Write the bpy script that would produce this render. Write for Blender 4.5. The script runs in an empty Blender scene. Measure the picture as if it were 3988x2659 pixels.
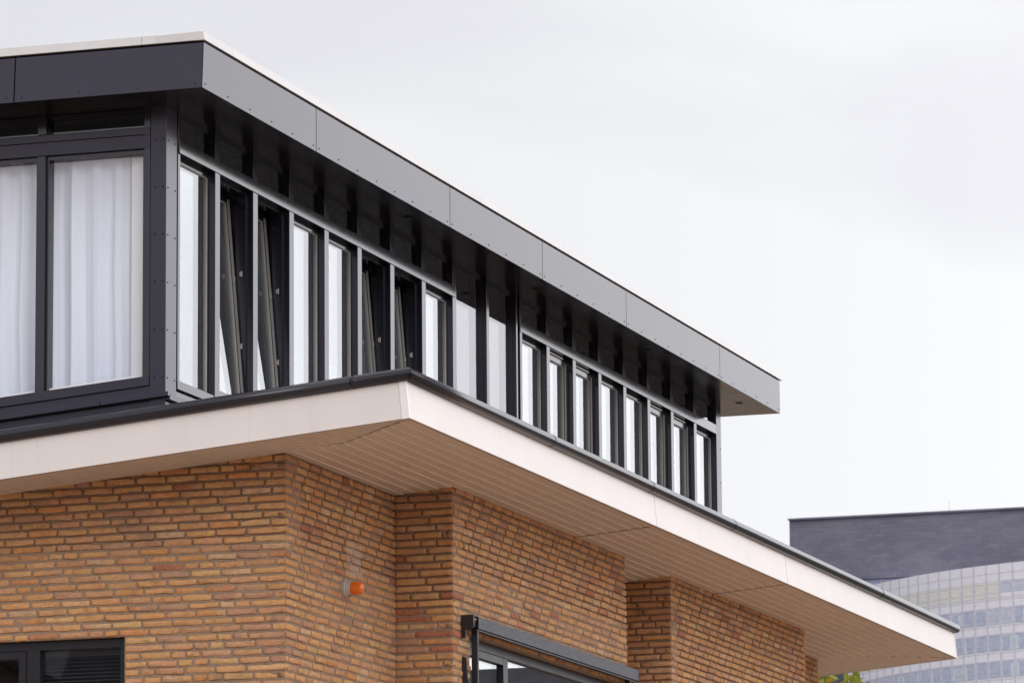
import bpy, math, random
import numpy as np
from mathutils import Matrix, Vector

# ------------------------------------------------------------------ camera, light, exposure
scene = bpy.context.scene
H = 1.65                                   # eye height above the ground
cam_data = bpy.data.cameras.new("camera")
cam = bpy.data.objects.new("camera", cam_data)
scene.collection.objects.link(cam)
rot = Matrix(((0.3075469838977492, -0.1581863952706185, -0.9382920211995225),
              (-0.9514978400070554, -0.059590279291047994, -0.30182918857513236),
              (-0.008167812271685537, 0.9856094880657869, -0.1688408240840821)))
cam.matrix_world = Matrix.Translation((0, 0, H)) @ rot.to_4x4()
cam_data.sensor_width = 36.0
cam_data.lens = 170.785
cam_data.clip_start = 0.5
cam_data.clip_end = 3000
cam_data.dof.use_dof = True
cam_data.dof.focus_distance = 34.0
cam_data.dof.aperture_fstop = 17.0
scene.camera = cam

SUN = Vector((-0.64, -0.47, 0.61)).normalized()
sun_el = math.asin(SUN.z)
sun_az = math.atan2(SUN.x, SUN.y)

world = bpy.data.worlds.new("World")
scene.world = world
world.use_nodes = True
wt = world.node_tree
wt.nodes.clear()
def wn(t, **kw):
    n = wt.nodes.new(t)
    for k, v in kw.items():
        setattr(n, k, v)
    return n
def wmath(op, a, b=None):
    n = wn("ShaderNodeMath", operation=op)
    for i, v in enumerate((a, b)):
        if v is None: continue
        if isinstance(v, (int, float)): n.inputs[i].default_value = v
        else: wt.links.new(v, n.inputs[i])
    return n.outputs[0]
w_out = wn("ShaderNodeOutputWorld")
sky = wn("ShaderNodeTexSky", sky_type='NISHITA')
sky.sun_disc = False
sky.sun_elevation = sun_el
sky.sun_rotation = sun_az
bg_clear = wn("ShaderNodeBackground")
bg_clear.inputs[1].default_value = 0.10
wt.links.new(sky.outputs[0], bg_clear.inputs[0])
tc = wn("ShaderNodeTexCoord")
dot = wn("ShaderNodeVectorMath", operation='DOT_PRODUCT')
nrm = wn("ShaderNodeVectorMath", operation='NORMALIZE')
wt.links.new(tc.outputs['Generated'], nrm.inputs[0])
wt.links.new(nrm.outputs[0], dot.inputs[0])
dot.inputs[1].default_value = Vector((0.90, -0.40, 0.18)).normalized()        # bright sky lobe added low, brightens what the long front reflects
lobe = wmath('EXPONENT', wmath('MULTIPLY', wmath('SUBTRACT', dot.outputs['Value'], 1.0), 14.0))
dot2 = wn("ShaderNodeVectorMath", operation='DOT_PRODUCT')
wt.links.new(nrm.outputs[0], dot2.inputs[0])
dot2.inputs[1].default_value = Vector((-0.36, -0.84, 0.36)).normalized()    # broad glow added apart from the sun, lifts the walls under the eaves
glow = wmath('EXPONENT', wmath('MULTIPLY', wmath('SUBTRACT', dot2.outputs['Value'], 1.0), 1.5))
# cloud layer: broad soft banks stretched along the horizon
mp = wn("ShaderNodeMapping")
mp.inputs['Scale'].default_value = (1.0, 1.0, 1.7)
mp.inputs['Rotation'].default_value = (0.9, 0.35, 0.4)
wt.links.new(nrm.outputs[0], mp.inputs[0])
nz = wn("ShaderNodeTexNoise")
nz.inputs['Scale'].default_value = 7.5
nz.inputs['Detail'].default_value = 5.0
nz.inputs['Roughness'].default_value = 0.45
nz.inputs['Distortion'].default_value = 0.4
wt.links.new(mp.outputs[0], nz.inputs['Vector'])
ramp = wn("ShaderNodeValToRGB")
ramp.color_ramp.elements[0].position = 0.40
ramp.color_ramp.elements[0].color = (0.895, 0.883, 0.912, 1)
ramp.color_ramp.elements[1].position = 0.57
ramp.color_ramp.elements[1].color = (0.985, 0.982, 0.995, 1)
wt.links.new(nz.outputs['Fac'], ramp.inputs[0])
gain = wmath('ADD', wmath('ADD', wmath('MULTIPLY', lobe, 1.75), wmath('MULTIPLY', glow, 1.05)), 0.80)
bg_cloud = wn("ShaderNodeBackground")
wt.links.new(ramp.outputs[0], bg_cloud.inputs[0])
wt.links.new(gain, bg_cloud.inputs[1])
mixw = wn("ShaderNodeMixShader")
mixw.inputs[0].default_value = 0.9
wt.links.new(bg_clear.outputs[0], mixw.inputs[1])
wt.links.new(bg_cloud.outputs[0], mixw.inputs[2])
wt.links.new(mixw.outputs[0], w_out.inputs[0])

sun_l = bpy.data.lights.new("sun", 'SUN')
sun_l.energy = 1.0
sun_l.angle = math.radians(35)
sun_l.color = (1.0, 0.97, 0.93)
sun = bpy.data.objects.new("sun", sun_l)
sun.rotation_euler = SUN.to_track_quat('Z', 'Y').to_euler()
scene.collection.objects.link(sun)

scene.view_settings.view_transform = 'Standard'
scene.view_settings.look = 'None'
scene.view_settings.exposure = 0.0
scene.view_settings.gamma = 1.0
scene.view_settings.use_curve_mapping = False
scene.cycles.max_bounces = 12
scene.cycles.transparent_max_bounces = 24

# ------------------------------------------------------------------ helpers
rng = random.Random(7)
COL = scene.collection

class MB:
    """collects faces of one mesh"""
    def __init__(self):
        self.v = []; self.f = []; self.m = []
    def poly(self, pts, mi=0):
        n = len(self.v); self.v += [tuple(p) for p in pts]
        self.f.append(tuple(range(n, n + len(pts)))); self.m.append(mi)
    def box(self, x0, x1, y0, y1, z0, z1, mi=0):
        p = [(x, y, z) for x in (x0, x1) for y in (y0, y1) for z in (z0, z1)]
        self.hexa(p, mi)
    def hexa(self, p, mi=0):
        # p order: x-major, then y, then z
        n = len(self.v); self.v += [tuple(q) for q in p]
        for q in ((0, 1, 3, 2), (4, 6, 7, 5), (0, 4, 5, 1), (2, 3, 7, 6), (0, 2, 6, 4), (1, 5, 7, 3)):
            self.f.append(tuple(n + i for i in q)); self.m.append(mi)
    def extrude(self, poly, d, mi=0):
        """closed prism from a polygon and an offset vector"""
        d = Vector(d); n = len(poly); b = len(self.v)
        self.v += [tuple(p) for p in poly] + [tuple(Vector(p) + d) for p in poly]
        self.f.append(tuple(b + i for i in reversed(range(n)))); self.m.append(mi)
        self.f.append(tuple(b + n + i for i in range(n))); self.m.append(mi)
        for i in range(n):
            j = (i + 1) % n
            self.f.append((b + i, b + j, b + n + j, b + n + i)); self.m.append(mi)
    def rings(self, rings, mi=0, cap0=True, cap1=True):
        b = len(self.v); k = len(rings[0])
        for r in rings: self.v += [tuple(p) for p in r]
        for a in range(len(rings) - 1):
            for i in range(k):
                j = (i + 1) % k
                self.f.append((b + a * k + i, b + a * k + j, b + (a + 1) * k + j, b + (a + 1) * k + i)); self.m.append(mi)
        if cap0: self.f.append(tuple(b + i for i in reversed(range(k)))); self.m.append(mi)
        if cap1:
            e = b + (len(rings) - 1) * k
            self.f.append(tuple(e + i for i in range(k))); self.m.append(mi)
    def lathe(self, o, ax, prof, n=24, mi=0):
        o = Vector(o); ax = Vector(ax).normalized()
        u = ax.orthogonal().normalized(); w = ax.cross(u)
        R = [[o + ax * h + (u * math.cos(2 * math.pi * i / n) + w * math.sin(2 * math.pi * i / n)) * r
              for i in range(n)] for h, r in prof]
        self.rings(R, mi)

ROOT = {}
def base_of(parent):
    o = parent
    while o.parent: o = o.parent
    return Vector(o.location)

def build(name, mb, mats, parent=None, smooth=False, bevel=0.0, kind=None, label=None):
    me = bpy.data.meshes.new(name)
    off = base_of(parent) if parent else Vector((0, 0, 0))
    me.from_pydata([(x - off.x, y - off.y, z - off.z) for x, y, z in mb.v], [], mb.f)
    if not isinstance(mats, (list, tuple)): mats = [mats]
    for m in mats: me.materials.append(m)
    me.polygons.foreach_set('material_index', mb.m)
    if smooth: me.polygons.foreach_set('use_smooth', [True] * len(me.polygons))
    me.update()
    import bmesh
    bm = bmesh.new(); bm.from_mesh(me)
    bmesh.ops.recalc_face_normals(bm, faces=bm.faces)
    bm.to_mesh(me); bm.free()
    o = bpy.data.objects.new(name, me)
    COL.objects.link(o)
    if parent: o.parent = parent
    if kind: o['kind'] = kind
    if label: o['label'] = label
    if bevel:
        b = o.modifiers.new('bevel', 'BEVEL'); b.width = bevel; b.segments = 2; b.limit_method = 'ANGLE'
    return o

def thing(name, loc, label, cat, group=None):
    o = bpy.data.objects.new(name, None)
    o.location = loc; o.empty_display_size = 0.3
    o['label'] = label; o['category'] = cat
    if group: o['group'] = group
    COL.objects.link(o)
    return o

# ------------------------------------------------------------------ materials
class NT:
    def __init__(self, name):
        self.mat = bpy.data.materials.new(name); self.mat.use_nodes = True
        self.t = self.mat.node_tree
        self.b = self.t.nodes['Principled BSDF']
        self.out = self.t.nodes['Material Output']
    def n(self, t, **kw):
        q = self.t.nodes.new(t)
        for k, v in kw.items(): setattr(q, k, v)
        return q
    def link(self, a, b): self.t.links.new(a, b)
    def val(self, s, v):
        if isinstance(v, (int, float)): s.default_value = v
        elif isinstance(v, tuple): s.default_value = v if len(v) == 4 or s.type == 'VECTOR' else (*v, 1)
        else: self.link(v, s)
    def math(self, op, a, b=0.0, clamp=False):
        q = self.n('ShaderNodeMath', operation=op); q.use_clamp = clamp
        self.val(q.inputs[0], a); self.val(q.inputs[1], b)
        return q.outputs[0]
    def mix(self, f, a, b, mode='MIX'):
        q = self.n('ShaderNodeMix', data_type='RGBA', blend_type=mode)
        self.val(q.inputs[0], f); self.val(q.inputs[6], a); self.val(q.inputs[7], b)
        return q.outputs[2]
    def pos(self, scale=(1, 1, 1)):
        g = self.n('ShaderNodeNewGeometry')
        m = self.n('ShaderNodeMapping'); m.inputs['Scale'].default_value = scale
        self.link(g.outputs['Position'], m.inputs[0])
        return m.outputs[0]
    def noise(self, vec, scale, detail=3, rough=0.5, dist=0.0):
        q = self.n('ShaderNodeTexNoise')
        q.inputs['Scale'].default_value = scale; q.inputs['Detail'].default_value = detail
        q.inputs['Roughness'].default_value = rough; q.inputs['Distortion'].default_value = dist
        self.link(vec, q.inputs['Vector'])
        return q.outputs['Fac']
    def ramp(self, f, stops):
        q = self.n('ShaderNodeValToRGB'); e = q.color_ramp.elements
        while len(e) < len(stops): e.new(0.5)
        for s, (p, c) in zip(e, stops):
            s.position = p; s.color = (*c, 1) if len(c) == 3 else c
        self.link(f, q.inputs[0])
        return q.outputs[0]
    def rng(self, f, a, b, c, d):
        q = self.n('ShaderNodeMapRange'); self.val(q.inputs[0], f)
        for i, v in enumerate((a, b, c, d)): q.inputs[i + 1].default_value = v
        return q.outputs[0]
    def bump(self, h, strength, dist=0.002):
        q = self.n('ShaderNodeBump'); q.inputs['Strength'].default_value = strength
        q.inputs['Distance'].default_value = dist
        self.link(h, q.inputs['Height']); self.link(q.outputs[0], self.b.inputs['Normal'])
    def set(self, **kw):
        names = dict(color='Base Color', rough='Roughness', spec='Specular IOR Level', metal='Metallic', ior='IOR',
                     coat='Coat Weight', tint='Specular Tint', coatr='Coat Roughness', trans='Transmission Weight', sss='Subsurface Weight', sheen='Sheen Weight')
        for k, v in kw.items(): self.val(self.b.inputs[names[k]], v)
        return self

def painted(name, col, rough, spec=0.5, ior=1.5, var=0.12, dirt=0.0, grain=0.0, aniso=(1, 1, 1), tint=(1, 1, 1)):
    m = NT(name)
    f = m.noise(m.pos(aniso), 2.3, 4, 0.55)
    lo = tuple(c * (1 - var) for c in col); hi = tuple(min(1, c * (1 + var)) for c in col)
    c = m.mix(m.rng(f, 0.3, 0.7, 0, 1), lo, hi)
    if dirt:
        d = m.noise(m.pos((7, 7, 0.55)), 2.6, 5, 0.6)
        c = m.mix(m.math('MULTIPLY', m.rng(d, 0.56, 0.8, 0, 1), dirt), c, tuple(v * 0.55 for v in col))
    m.set(color=c, spec=spec, ior=ior, tint=(*tint, 1))
    r = m.noise(m.pos(aniso), 9, 4, 0.6)
    m.set(rough=m.rng(r, 0.3, 0.7, rough * (1 - var), rough * (1 + var)))
    if grain: m.bump(m.noise(m.pos(), 420, 2, 0.6), grain, 0.0006)
    return m.mat

M_frame = painted('anthracite_frame', (0.011, 0.011, 0.016), 0.14, ior=1.60, var=0.05, tint=(0.96, 0.92, 1.0))
M_frame_low = painted('window_frame_matt', (0.013, 0.012, 0.017), 0.36, ior=1.42, var=0.08)
M_rail = painted('anthracite_rail', (0.014, 0.013, 0.017), 0.10, ior=1.62, var=0.1, tint=(0.97, 0.94, 1.0))
M_panel = painted('anthracite_panel', (0.027, 0.025, 0.041), 0.22, ior=1.47, var=0.03, tint=(0.96, 0.92, 1.0))
M_soffit_dark = painted('dark_soffit_sheet', (0.012, 0.010, 0.010), 0.20, ior=1.5, var=0.2)
M_cap = painted('pale_coping', (0.61, 0.60, 0.605), 0.35, var=0.04, dirt=0.12)
M_fascia = painted('cream_fascia', (0.715, 0.672, 0.66), 0.38, var=0.03, dirt=0.22)
M_trim = painted('white_trim', (0.80, 0.78, 0.80), 0.35, var=0.02)
M_gutter = painted('gutter_roll', (0.020, 0.019, 0.025), 0.17, ior=1.42, var=0.1)
M_black = painted('black_core', (0.010, 0.010, 0.012), 0.7, spec=0.2)
M_gasket = painted('grey_gasket', (0.30, 0.275, 0.26), 0.55, var=0.1)
M_metal = painted('bright_hinge', (0.42, 0.41, 0.40), 0.4)
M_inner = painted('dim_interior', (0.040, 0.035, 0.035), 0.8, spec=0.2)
M_white_sill = painted('white_sill', (0.82, 0.82, 0.84), 0.4, var=0.02)
M_roof = painted('roof_membrane', (0.06, 0.06, 0.065), 0.8, spec=0.3)
M_bracket = painted('black_bracket', (0.014, 0.013, 0.017), 0.4)
M_screen = painted('sunscreen_box', (0.036, 0.036, 0.050), 0.42, ior=1.32, var=0.12, aniso=(1, 6, 6), grain=0.15)
M_beacon_base = painted('beacon_base', (0.42, 0.385, 0.36), 0.5, var=0.08)
M_bark = painted('bark', (0.16, 0.11, 0.08), 0.8, var=0.3)

def m_soffit():
    m = NT('beige_soffit_board')
    f = m.noise(m.pos((1.2, 10, 10)), 2.5, 4, 0.55)
    c = m.mix(m.rng(f, 0.3, 0.7, 0, 1), (0.53, 0.445, 0.385), (0.61, 0.515, 0.445))
    sp = m.noise(m.pos((2, 8, 8)), 3.1, 5, 0.7)
    c = m.mix(m.rng(sp, 0.7, 0.82, 0, 0.35), c, (0.35, 0.25, 0.19))
    m.set(color=c, rough=0.55, spec=0.35)
    return m.mat
M_soffit = m_soffit()
M_soffit_edge_lit = painted('soffit_edge_painted_light', (0.80, 0.70, 0.62), 0.5, var=0.05)  # step faces coloured lighter, standing in for light caught in the grooves

def m_brick():
    m = NT('hand_moulded_brick')
    a = m.n('ShaderNodeAttribute'); a.attribute_name = 'tint'
    p = m.pos()
    f1 = m.noise(m.pos((1, 1, 2.6)), 26, 5, 0.62, 0.6)
    f2 = m.noise(m.pos((1, 1, 1.7)), 95, 4, 0.6)
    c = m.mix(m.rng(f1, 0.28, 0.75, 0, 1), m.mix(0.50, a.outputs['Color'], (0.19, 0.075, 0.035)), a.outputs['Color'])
    c = m.mix(m.rng(f1, 0.58, 0.78, 0, 0.42), c, (0.60, 0.36, 0.17))
    c = m.mix(m.rng(f2, 0.56, 0.76, 0, 0.55), c, m.mix(0.6, c, (0.07, 0.035, 0.02)))
    # folds of the clay: thin dark creases
    w = m.n('ShaderNodeTexVoronoi', feature='DISTANCE_TO_EDGE'); w.inputs['Scale'].default_value = 22
    wv = m.n('ShaderNodeVectorMath', operation='ADD')
    nn = m.n('ShaderNodeTexNoise'); nn.inputs['Scale'].default_value = 30; m.link(p, nn.inputs['Vector'])
    sc = m.n('ShaderNodeVectorMath', operation='SCALE'); sc.inputs['Scale'].default_value = 0.10
    m.link(nn.outputs['Color'], sc.inputs[0]); m.link(m.pos((1, 1, 2.0)), wv.inputs[0]); m.link(sc.outputs[0], wv.inputs[1])
    m.link(wv.outputs[0], w.inputs['Vector'])
    crease = m.math('MULTIPLY', m.rng(w.outputs['Distance'], 0.0, 0.035, 1, 0), m.rng(m.noise(p, 9, 2), 0.5, 0.62, 0, 1))
    c = m.mix(m.math('MULTIPLY', crease, 0.55), c, (0.10, 0.045, 0.025))
    # mortar smears left on the faces
    smn = m.noise(m.pos((1, 1, 1.5)), 34, 4, 0.65); zone = m.noise(p, 2.2, 3, 0.5)
    c = m.mix(m.math('MULTIPLY', m.rng(smn, 0.52, 0.66, 0, 0.62), m.rng(zone, 0.40, 0.62, 0.15, 1)), c, (0.36, 0.25, 0.17))
    c = bloom(m, c)
    m.set(color=c, rough=0.88, spec=0.25)
    h = m.math('ADD', m.math('MULTIPLY', f1, 0.7), m.math('MULTIPLY', f2, 0.5))
    h = m.math('SUBTRACT', h, m.math('MULTIPLY', crease, 0.5))
    m.bump(h, 0.85, 0.005)
    return m.mat

def bloom(m, c):
    """pale lime bloom on the masonry above the beacon, a stain with its own ragged outline"""
    g = m.n('ShaderNodeNewGeometry'); s = m.n('ShaderNodeSeparateXYZ'); m.link(g.outputs['Position'], s.inputs[0])
    n = m.math('MULTIPLY', m.math('SUBTRACT', m.noise(m.pos(), 14, 4, 0.6), 0.5), 0.9)
    dx = m.math('DIVIDE', m.math('ABSOLUTE', m.math('SUBTRACT', s.outputs['X'], 31.83)), 0.17)
    dz = m.math('DIVIDE', m.math('ABSOLUTE', m.math('SUBTRACT', s.outputs['Z'], 4.245 + H)), 0.12)
    d = m.math('ADD', m.math('MAXIMUM', dx, dz), n)
    front = m.math('LESS_THAN', s.outputs['Y'], 11.45)
    k = m.math('MULTIPLY', m.rng(d, 0.75, 1.1, 0.82, 0.0), front)
    c = m.mix(k, c, (0.47, 0.335, 0.26))
    sp = m.noise(m.pos((1, 1, 1.6)), 7.5, 3, 0.5)
    return m.mix(m.rng(sp, 0.76, 0.82, 0, 0.45), c, (0.55, 0.46, 0.42))

def m_mortar():
    m = NT('mortar')
    f = m.noise(m.pos(), 60, 5, 0.7)
    g = m.noise(m.pos(), 1.3, 3, 0.5)
    c = m.mix(m.rng(f, 0.3, 0.7, 0, 1), (0.175, 0.120, 0.085), (0.33, 0.235, 0.168))
    c = m.mix(m.rng(g, 0.35, 0.65, 0, 0.35), c, (0.36, 0.25, 0.18))
    c = bloom(m, c)
    m.set(color=c, rough=0.95, spec=0.2)
    m.bump(f, 0.9, 0.004)
    return m.mat
M_brick = m_brick(); M_mortar = m_mortar()

def m_plain_brickwork():
    m = NT('brickwork_coursed')
    q = m.n('ShaderNodeTexBrick'); q.inputs['Scale'].default_value = 1.0
    g = m.n('ShaderNodeNewGeometry'); s = m.n('ShaderNodeSeparateXYZ'); m.link(g.outputs['Position'], s.inputs[0])
    cx = m.n('ShaderNodeCombineXYZ'); m.link(m.math('ADD', s.outputs['X'], s.outputs['Y']), cx.inputs[0]); m.link(s.outputs['Z'], cx.inputs[1])
    m.link(cx.outputs[0], q.inputs['Vector'])
    q.inputs['Brick Width'].default_value = 0.222; q.inputs['Row Height'].default_value = 0.0545; q.inputs['Mortar Size'].default_value = 0.0075
    q.inputs['Color1'].default_value = (0.43, 0.235, 0.11, 1); q.inputs['Color2'].default_value = (0.31, 0.165, 0.085, 1); q.inputs['Mortar'].default_value = (0.15, 0.10, 0.07, 1)
    m.set(color=q.outputs['Color'], rough=0.9, spec=0.2)
    return m.mat
M_brick_plain = m_plain_brickwork()

def m_glass(name, tint, boost=4.0, wob=0.0):
    m = NT(name)
    t = m.t; t.nodes.remove(m.b)
    lw = m.n('ShaderNodeLayerWeight'); lw.inputs['Blend'].default_value = 0.5
    # one sheet, both faces: Schlick, then R' = kR / (1 + (k-1)R)
    fr = m.math('ADD', m.math('MULTIPLY', m.math('POWER', lw.outputs['Facing'], 5.0), 0.96), 0.04)
    r = m.math('DIVIDE', m.math('MULTIPLY', fr, boost), m.math('ADD', m.math('MULTIPLY', fr, boost - 1), 1.0))
    tr = m.n('ShaderNodeBsdfTransparent'); tr.inputs[0].default_value = (*tint, 1)
    gl = m.n('ShaderNodeBsdfGlossy'); gl.inputs['Roughness'].default_value = 0.0; gl.inputs[0].default_value = (0.97, 0.98, 1.0, 1)
    if wob:
        b = m.n('ShaderNodeBump'); b.inputs['Strength'].default_value = wob; b.inputs['Distance'].default_value = 0.02
        m.link(m.noise(m.pos(), 1.6, 1, 0.3), b.inputs['Height']); m.link(b.outputs[0], gl.inputs['Normal'])
    mx = m.n('ShaderNodeMixShader'); m.link(r, mx.inputs[0]); m.link(tr.outputs[0], mx.inputs[1]); m.link(gl.outputs[0], mx.inputs[2])
    m.link(mx.outputs[0], m.out.inputs[0])
    return m.mat
M_glass = m_glass('double_glazing', (0.74, 0.79, 0.79), 2.3)
M_glass_full = m_glass('grey_glazing', (0.62, 0.64, 0.66), 1.6, 0.006)
M_glass_clear = m_glass('clear_glazing', (0.985, 0.988, 0.995), 1.6, 0.008)
M_glass_low = m_glass('lower_glazing', (0.75, 0.77, 0.79), 2.0, 0.003)

def m_curtain():
    m = NT('sheer_curtain')
    f = m.noise(m.pos((6, 6, 0.4)), 3, 3, 0.5)
    m.set(color=m.mix(f, (0.78, 0.82, 0.94), (0.86, 0.89, 0.97)), rough=0.9, spec=0.1)
    tl = m.n('ShaderNodeBsdfTranslucent'); tl.inputs[0].default_value = (0.8, 0.82, 0.9, 1)
    mx = m.n('ShaderNodeMixShader'); mx.inputs[0].default_value = 0.06
    m.link(m.b.outputs[0], mx.inputs[1]); m.link(tl.outputs[0], mx.inputs[2]); m.link(mx.outputs[0], m.out.inputs[0])
    return m.mat
M_curtain = m_curtain()

def m_amber():
    m = NT('amber_lens')
    s = m.n('ShaderNodeTexWave', wave_type='BANDS'); s.inputs['Scale'].default_value = 90
    m.link(m.pos(), s.inputs['Vector'])
    m.set(color=(0.74, 0.165, 0.010), rough=0.25, spec=0.6, sss=0.3)
    m.bump(s.outputs['Fac'], 0.3, 0.002)
    return m.mat
M_amber = m_amber()

def m_slate():
    m = NT('slate_cladding')
    q = m.n('ShaderNodeTexBrick'); q.inputs['Scale'].default_value = 1.0
    g = m.n('ShaderNodeNewGeometry'); s = m.n('ShaderNodeSeparateXYZ'); m.link(g.outputs['Position'], s.inputs[0])
    cx = m.n('ShaderNodeCombineXYZ'); m.link(m.math('ADD', s.outputs['X'], s.outputs['Y']), cx.inputs[0]); m.link(s.outputs['Z'], cx.inputs[1])
    m.link(cx.outputs[0], q.inputs['Vector'])
    q.inputs['Brick Width'].default_value = 1.5; q.inputs['Row Height'].default_value = 0.55; q.inputs['Mortar Size'].default_value = 0.03
    q.inputs['Color1'].default_value = (0.118, 0.116, 0.165, 1); q.inputs['Color2'].default_value = (0.140, 0.137, 0.185, 1); q.inputs['Mortar'].default_value = (0.10, 0.10, 0.14, 1)  # slate greyed in its colour, standing in for distance haze
    f = m.noise(m.pos((1, 0.45, 1.0)), 0.35, 4, 0.6)
    f2 = m.noise(m.pos((1, 0.4, 1.6)), 0.9, 3, 0.6)
    c = m.mix(m.rng(f, 0.46, 0.66, 0, 0.6), q.outputs['Color'], (0.185, 0.178, 0.225))
    c = m.mix(m.rng(f2, 0.55, 0.68, 0, 0.4), c, (0.21, 0.20, 0.235))
    m.set(color=c, rough=0.6, spec=0.4)
    return m.mat
M_slate = m_slate()
M_tower = painted('tower_panel', (0.80, 0.775, 0.85), 0.5, var=0.06)  # tower tones pale and low in contrast, haze put into the colour
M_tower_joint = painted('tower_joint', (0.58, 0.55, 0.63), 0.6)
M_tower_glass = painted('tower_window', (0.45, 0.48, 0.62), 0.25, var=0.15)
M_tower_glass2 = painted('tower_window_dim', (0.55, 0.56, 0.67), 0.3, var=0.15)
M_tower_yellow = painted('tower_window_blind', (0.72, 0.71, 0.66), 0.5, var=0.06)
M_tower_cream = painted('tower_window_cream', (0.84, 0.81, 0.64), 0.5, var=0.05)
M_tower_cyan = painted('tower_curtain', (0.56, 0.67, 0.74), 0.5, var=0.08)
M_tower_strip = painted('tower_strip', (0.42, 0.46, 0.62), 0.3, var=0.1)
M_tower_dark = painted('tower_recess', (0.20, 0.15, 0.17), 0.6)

def m_leaf():
    m = NT('leaf')
    a = m.n('ShaderNodeAttribute'); a.attribute_name = 'tint'
    m.set(color=a.outputs['Color'], rough=0.45, spec=0.4)
    tl = m.n('ShaderNodeBsdfTranslucent'); m.link(m.mix(0.4, a.outputs['Color'], (0.40, 0.42, 0.05)), tl.inputs[0])
    mx = m.n('ShaderNodeMixShader'); mx.inputs[0].default_value = 0.45
    m.link(m.b.outputs[0], mx.inputs[1]); m.link(tl.outputs[0], mx.inputs[2]); m.link(mx.outputs[0], m.out.inputs[0])
    return m.mat
M_leaf = m_leaf()

def m_ground(k=1.0, name='brick_paving'):
    m = NT(name)
    q = m.n('ShaderNodeTexBrick'); q.inputs['Scale'].default_value = 1.0
    m.link(m.pos(), q.inputs['Vector'])
    q.inputs['Brick Width'].default_value = 0.21; q.inputs['Row Height'].default_value = 0.105; q.inputs['Mortar Size'].default_value = 0.005
    q.inputs['Color1'].default_value = (0.53, 0.375, 0.265, 1); q.inputs['Color2'].default_value = (0.45, 0.32, 0.235, 1); q.inputs['Mortar'].default_value = (0.2, 0.16, 0.13, 1)
    f = m.noise(m.pos(), 0.2, 4, 0.6)
    c = m.mix(m.rng(f, 0.4, 0.7, 0, 0.35), q.outputs['Color'], (0.34, 0.29, 0.24))
    m.set(color=m.mix(1.0, c, (k, k, k), 'MULTIPLY'), rough=0.85, spec=0.3)
    return m.mat
M_ground = m_ground()
M_reflect_paving = m_ground(0.5, 'reflected_paving')  # darkened copy, tone set by its reflection in the dark soffit

# ------------------------------------------------------------------ ground
g = MB(); S = 1500.0
g.poly([(-S, -S, 0), (S, -S, 0), (S, S, 0), (-S, S, 0)])
build('ground', g, painted('asphalt', (0.050, 0.050, 0.053), 0.9, var=0.2), kind='structure')
g = MB(); g.box(4, 58, -28, 40, 0.0, 0.12)
build('pavement', g, M_ground, kind='structure')
g = MB(); g.box(60, 230, 13, 110, 0.0, 0.12)
build('square', g, M_reflect_paving, kind='structure')  # unseen paving added to give the dark soffit its brown reflection

# ------------------------------------------------------------------ the house
X0, Y0 = 30.445, 11.407          # brick corner
Y2 = 10.972                      # face of the projecting bays
XE = 44.935                      # far end of the brickwork
X1, Y1 = 30.562, 12.33           # upper storey corner
SL = 0.0885                      # pitch of the eaves, rising outwards
YEND = 21.0
def zs(y): return 4.818 + H + SL * (Y0 - y)

house = thing('house', (X0, Y0, 0),
              'tan brick house with a black glazed upper storey and wide cream eaves', 'house')

# ---- brickwork: real bricks on a mortar body
CH, BL, BH, VJ = 0.0545, 0.222, 0.0395, 0.0135
ZREF = 3.613 + H                 # a bed joint lies at the window head
PALETTE = [((0.560, 0.305, 0.135), 40), ((0.520, 0.285, 0.155), 26), ((0.570, 0.350, 0.165), 11),
           ((0.570, 0.275, 0.105), 7), ((0.420, 0.240, 0.155), 9), ((0.37, 0.14, 0.085), 2.0), ((0.57, 0.37, 0.225), 4), ((0.48, 0.215, 0.105), 3)]
def pick(r):
    t = r.random() * sum(w for _, w in PALETTE)
    for c, w in PALETTE:
        t -= w
        if t <= 0: break
    k = 1.04 + 0.22 * r.random()
    return tuple(v * k * (0.97 + 0.06 * r.random()) for v in c)

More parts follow.
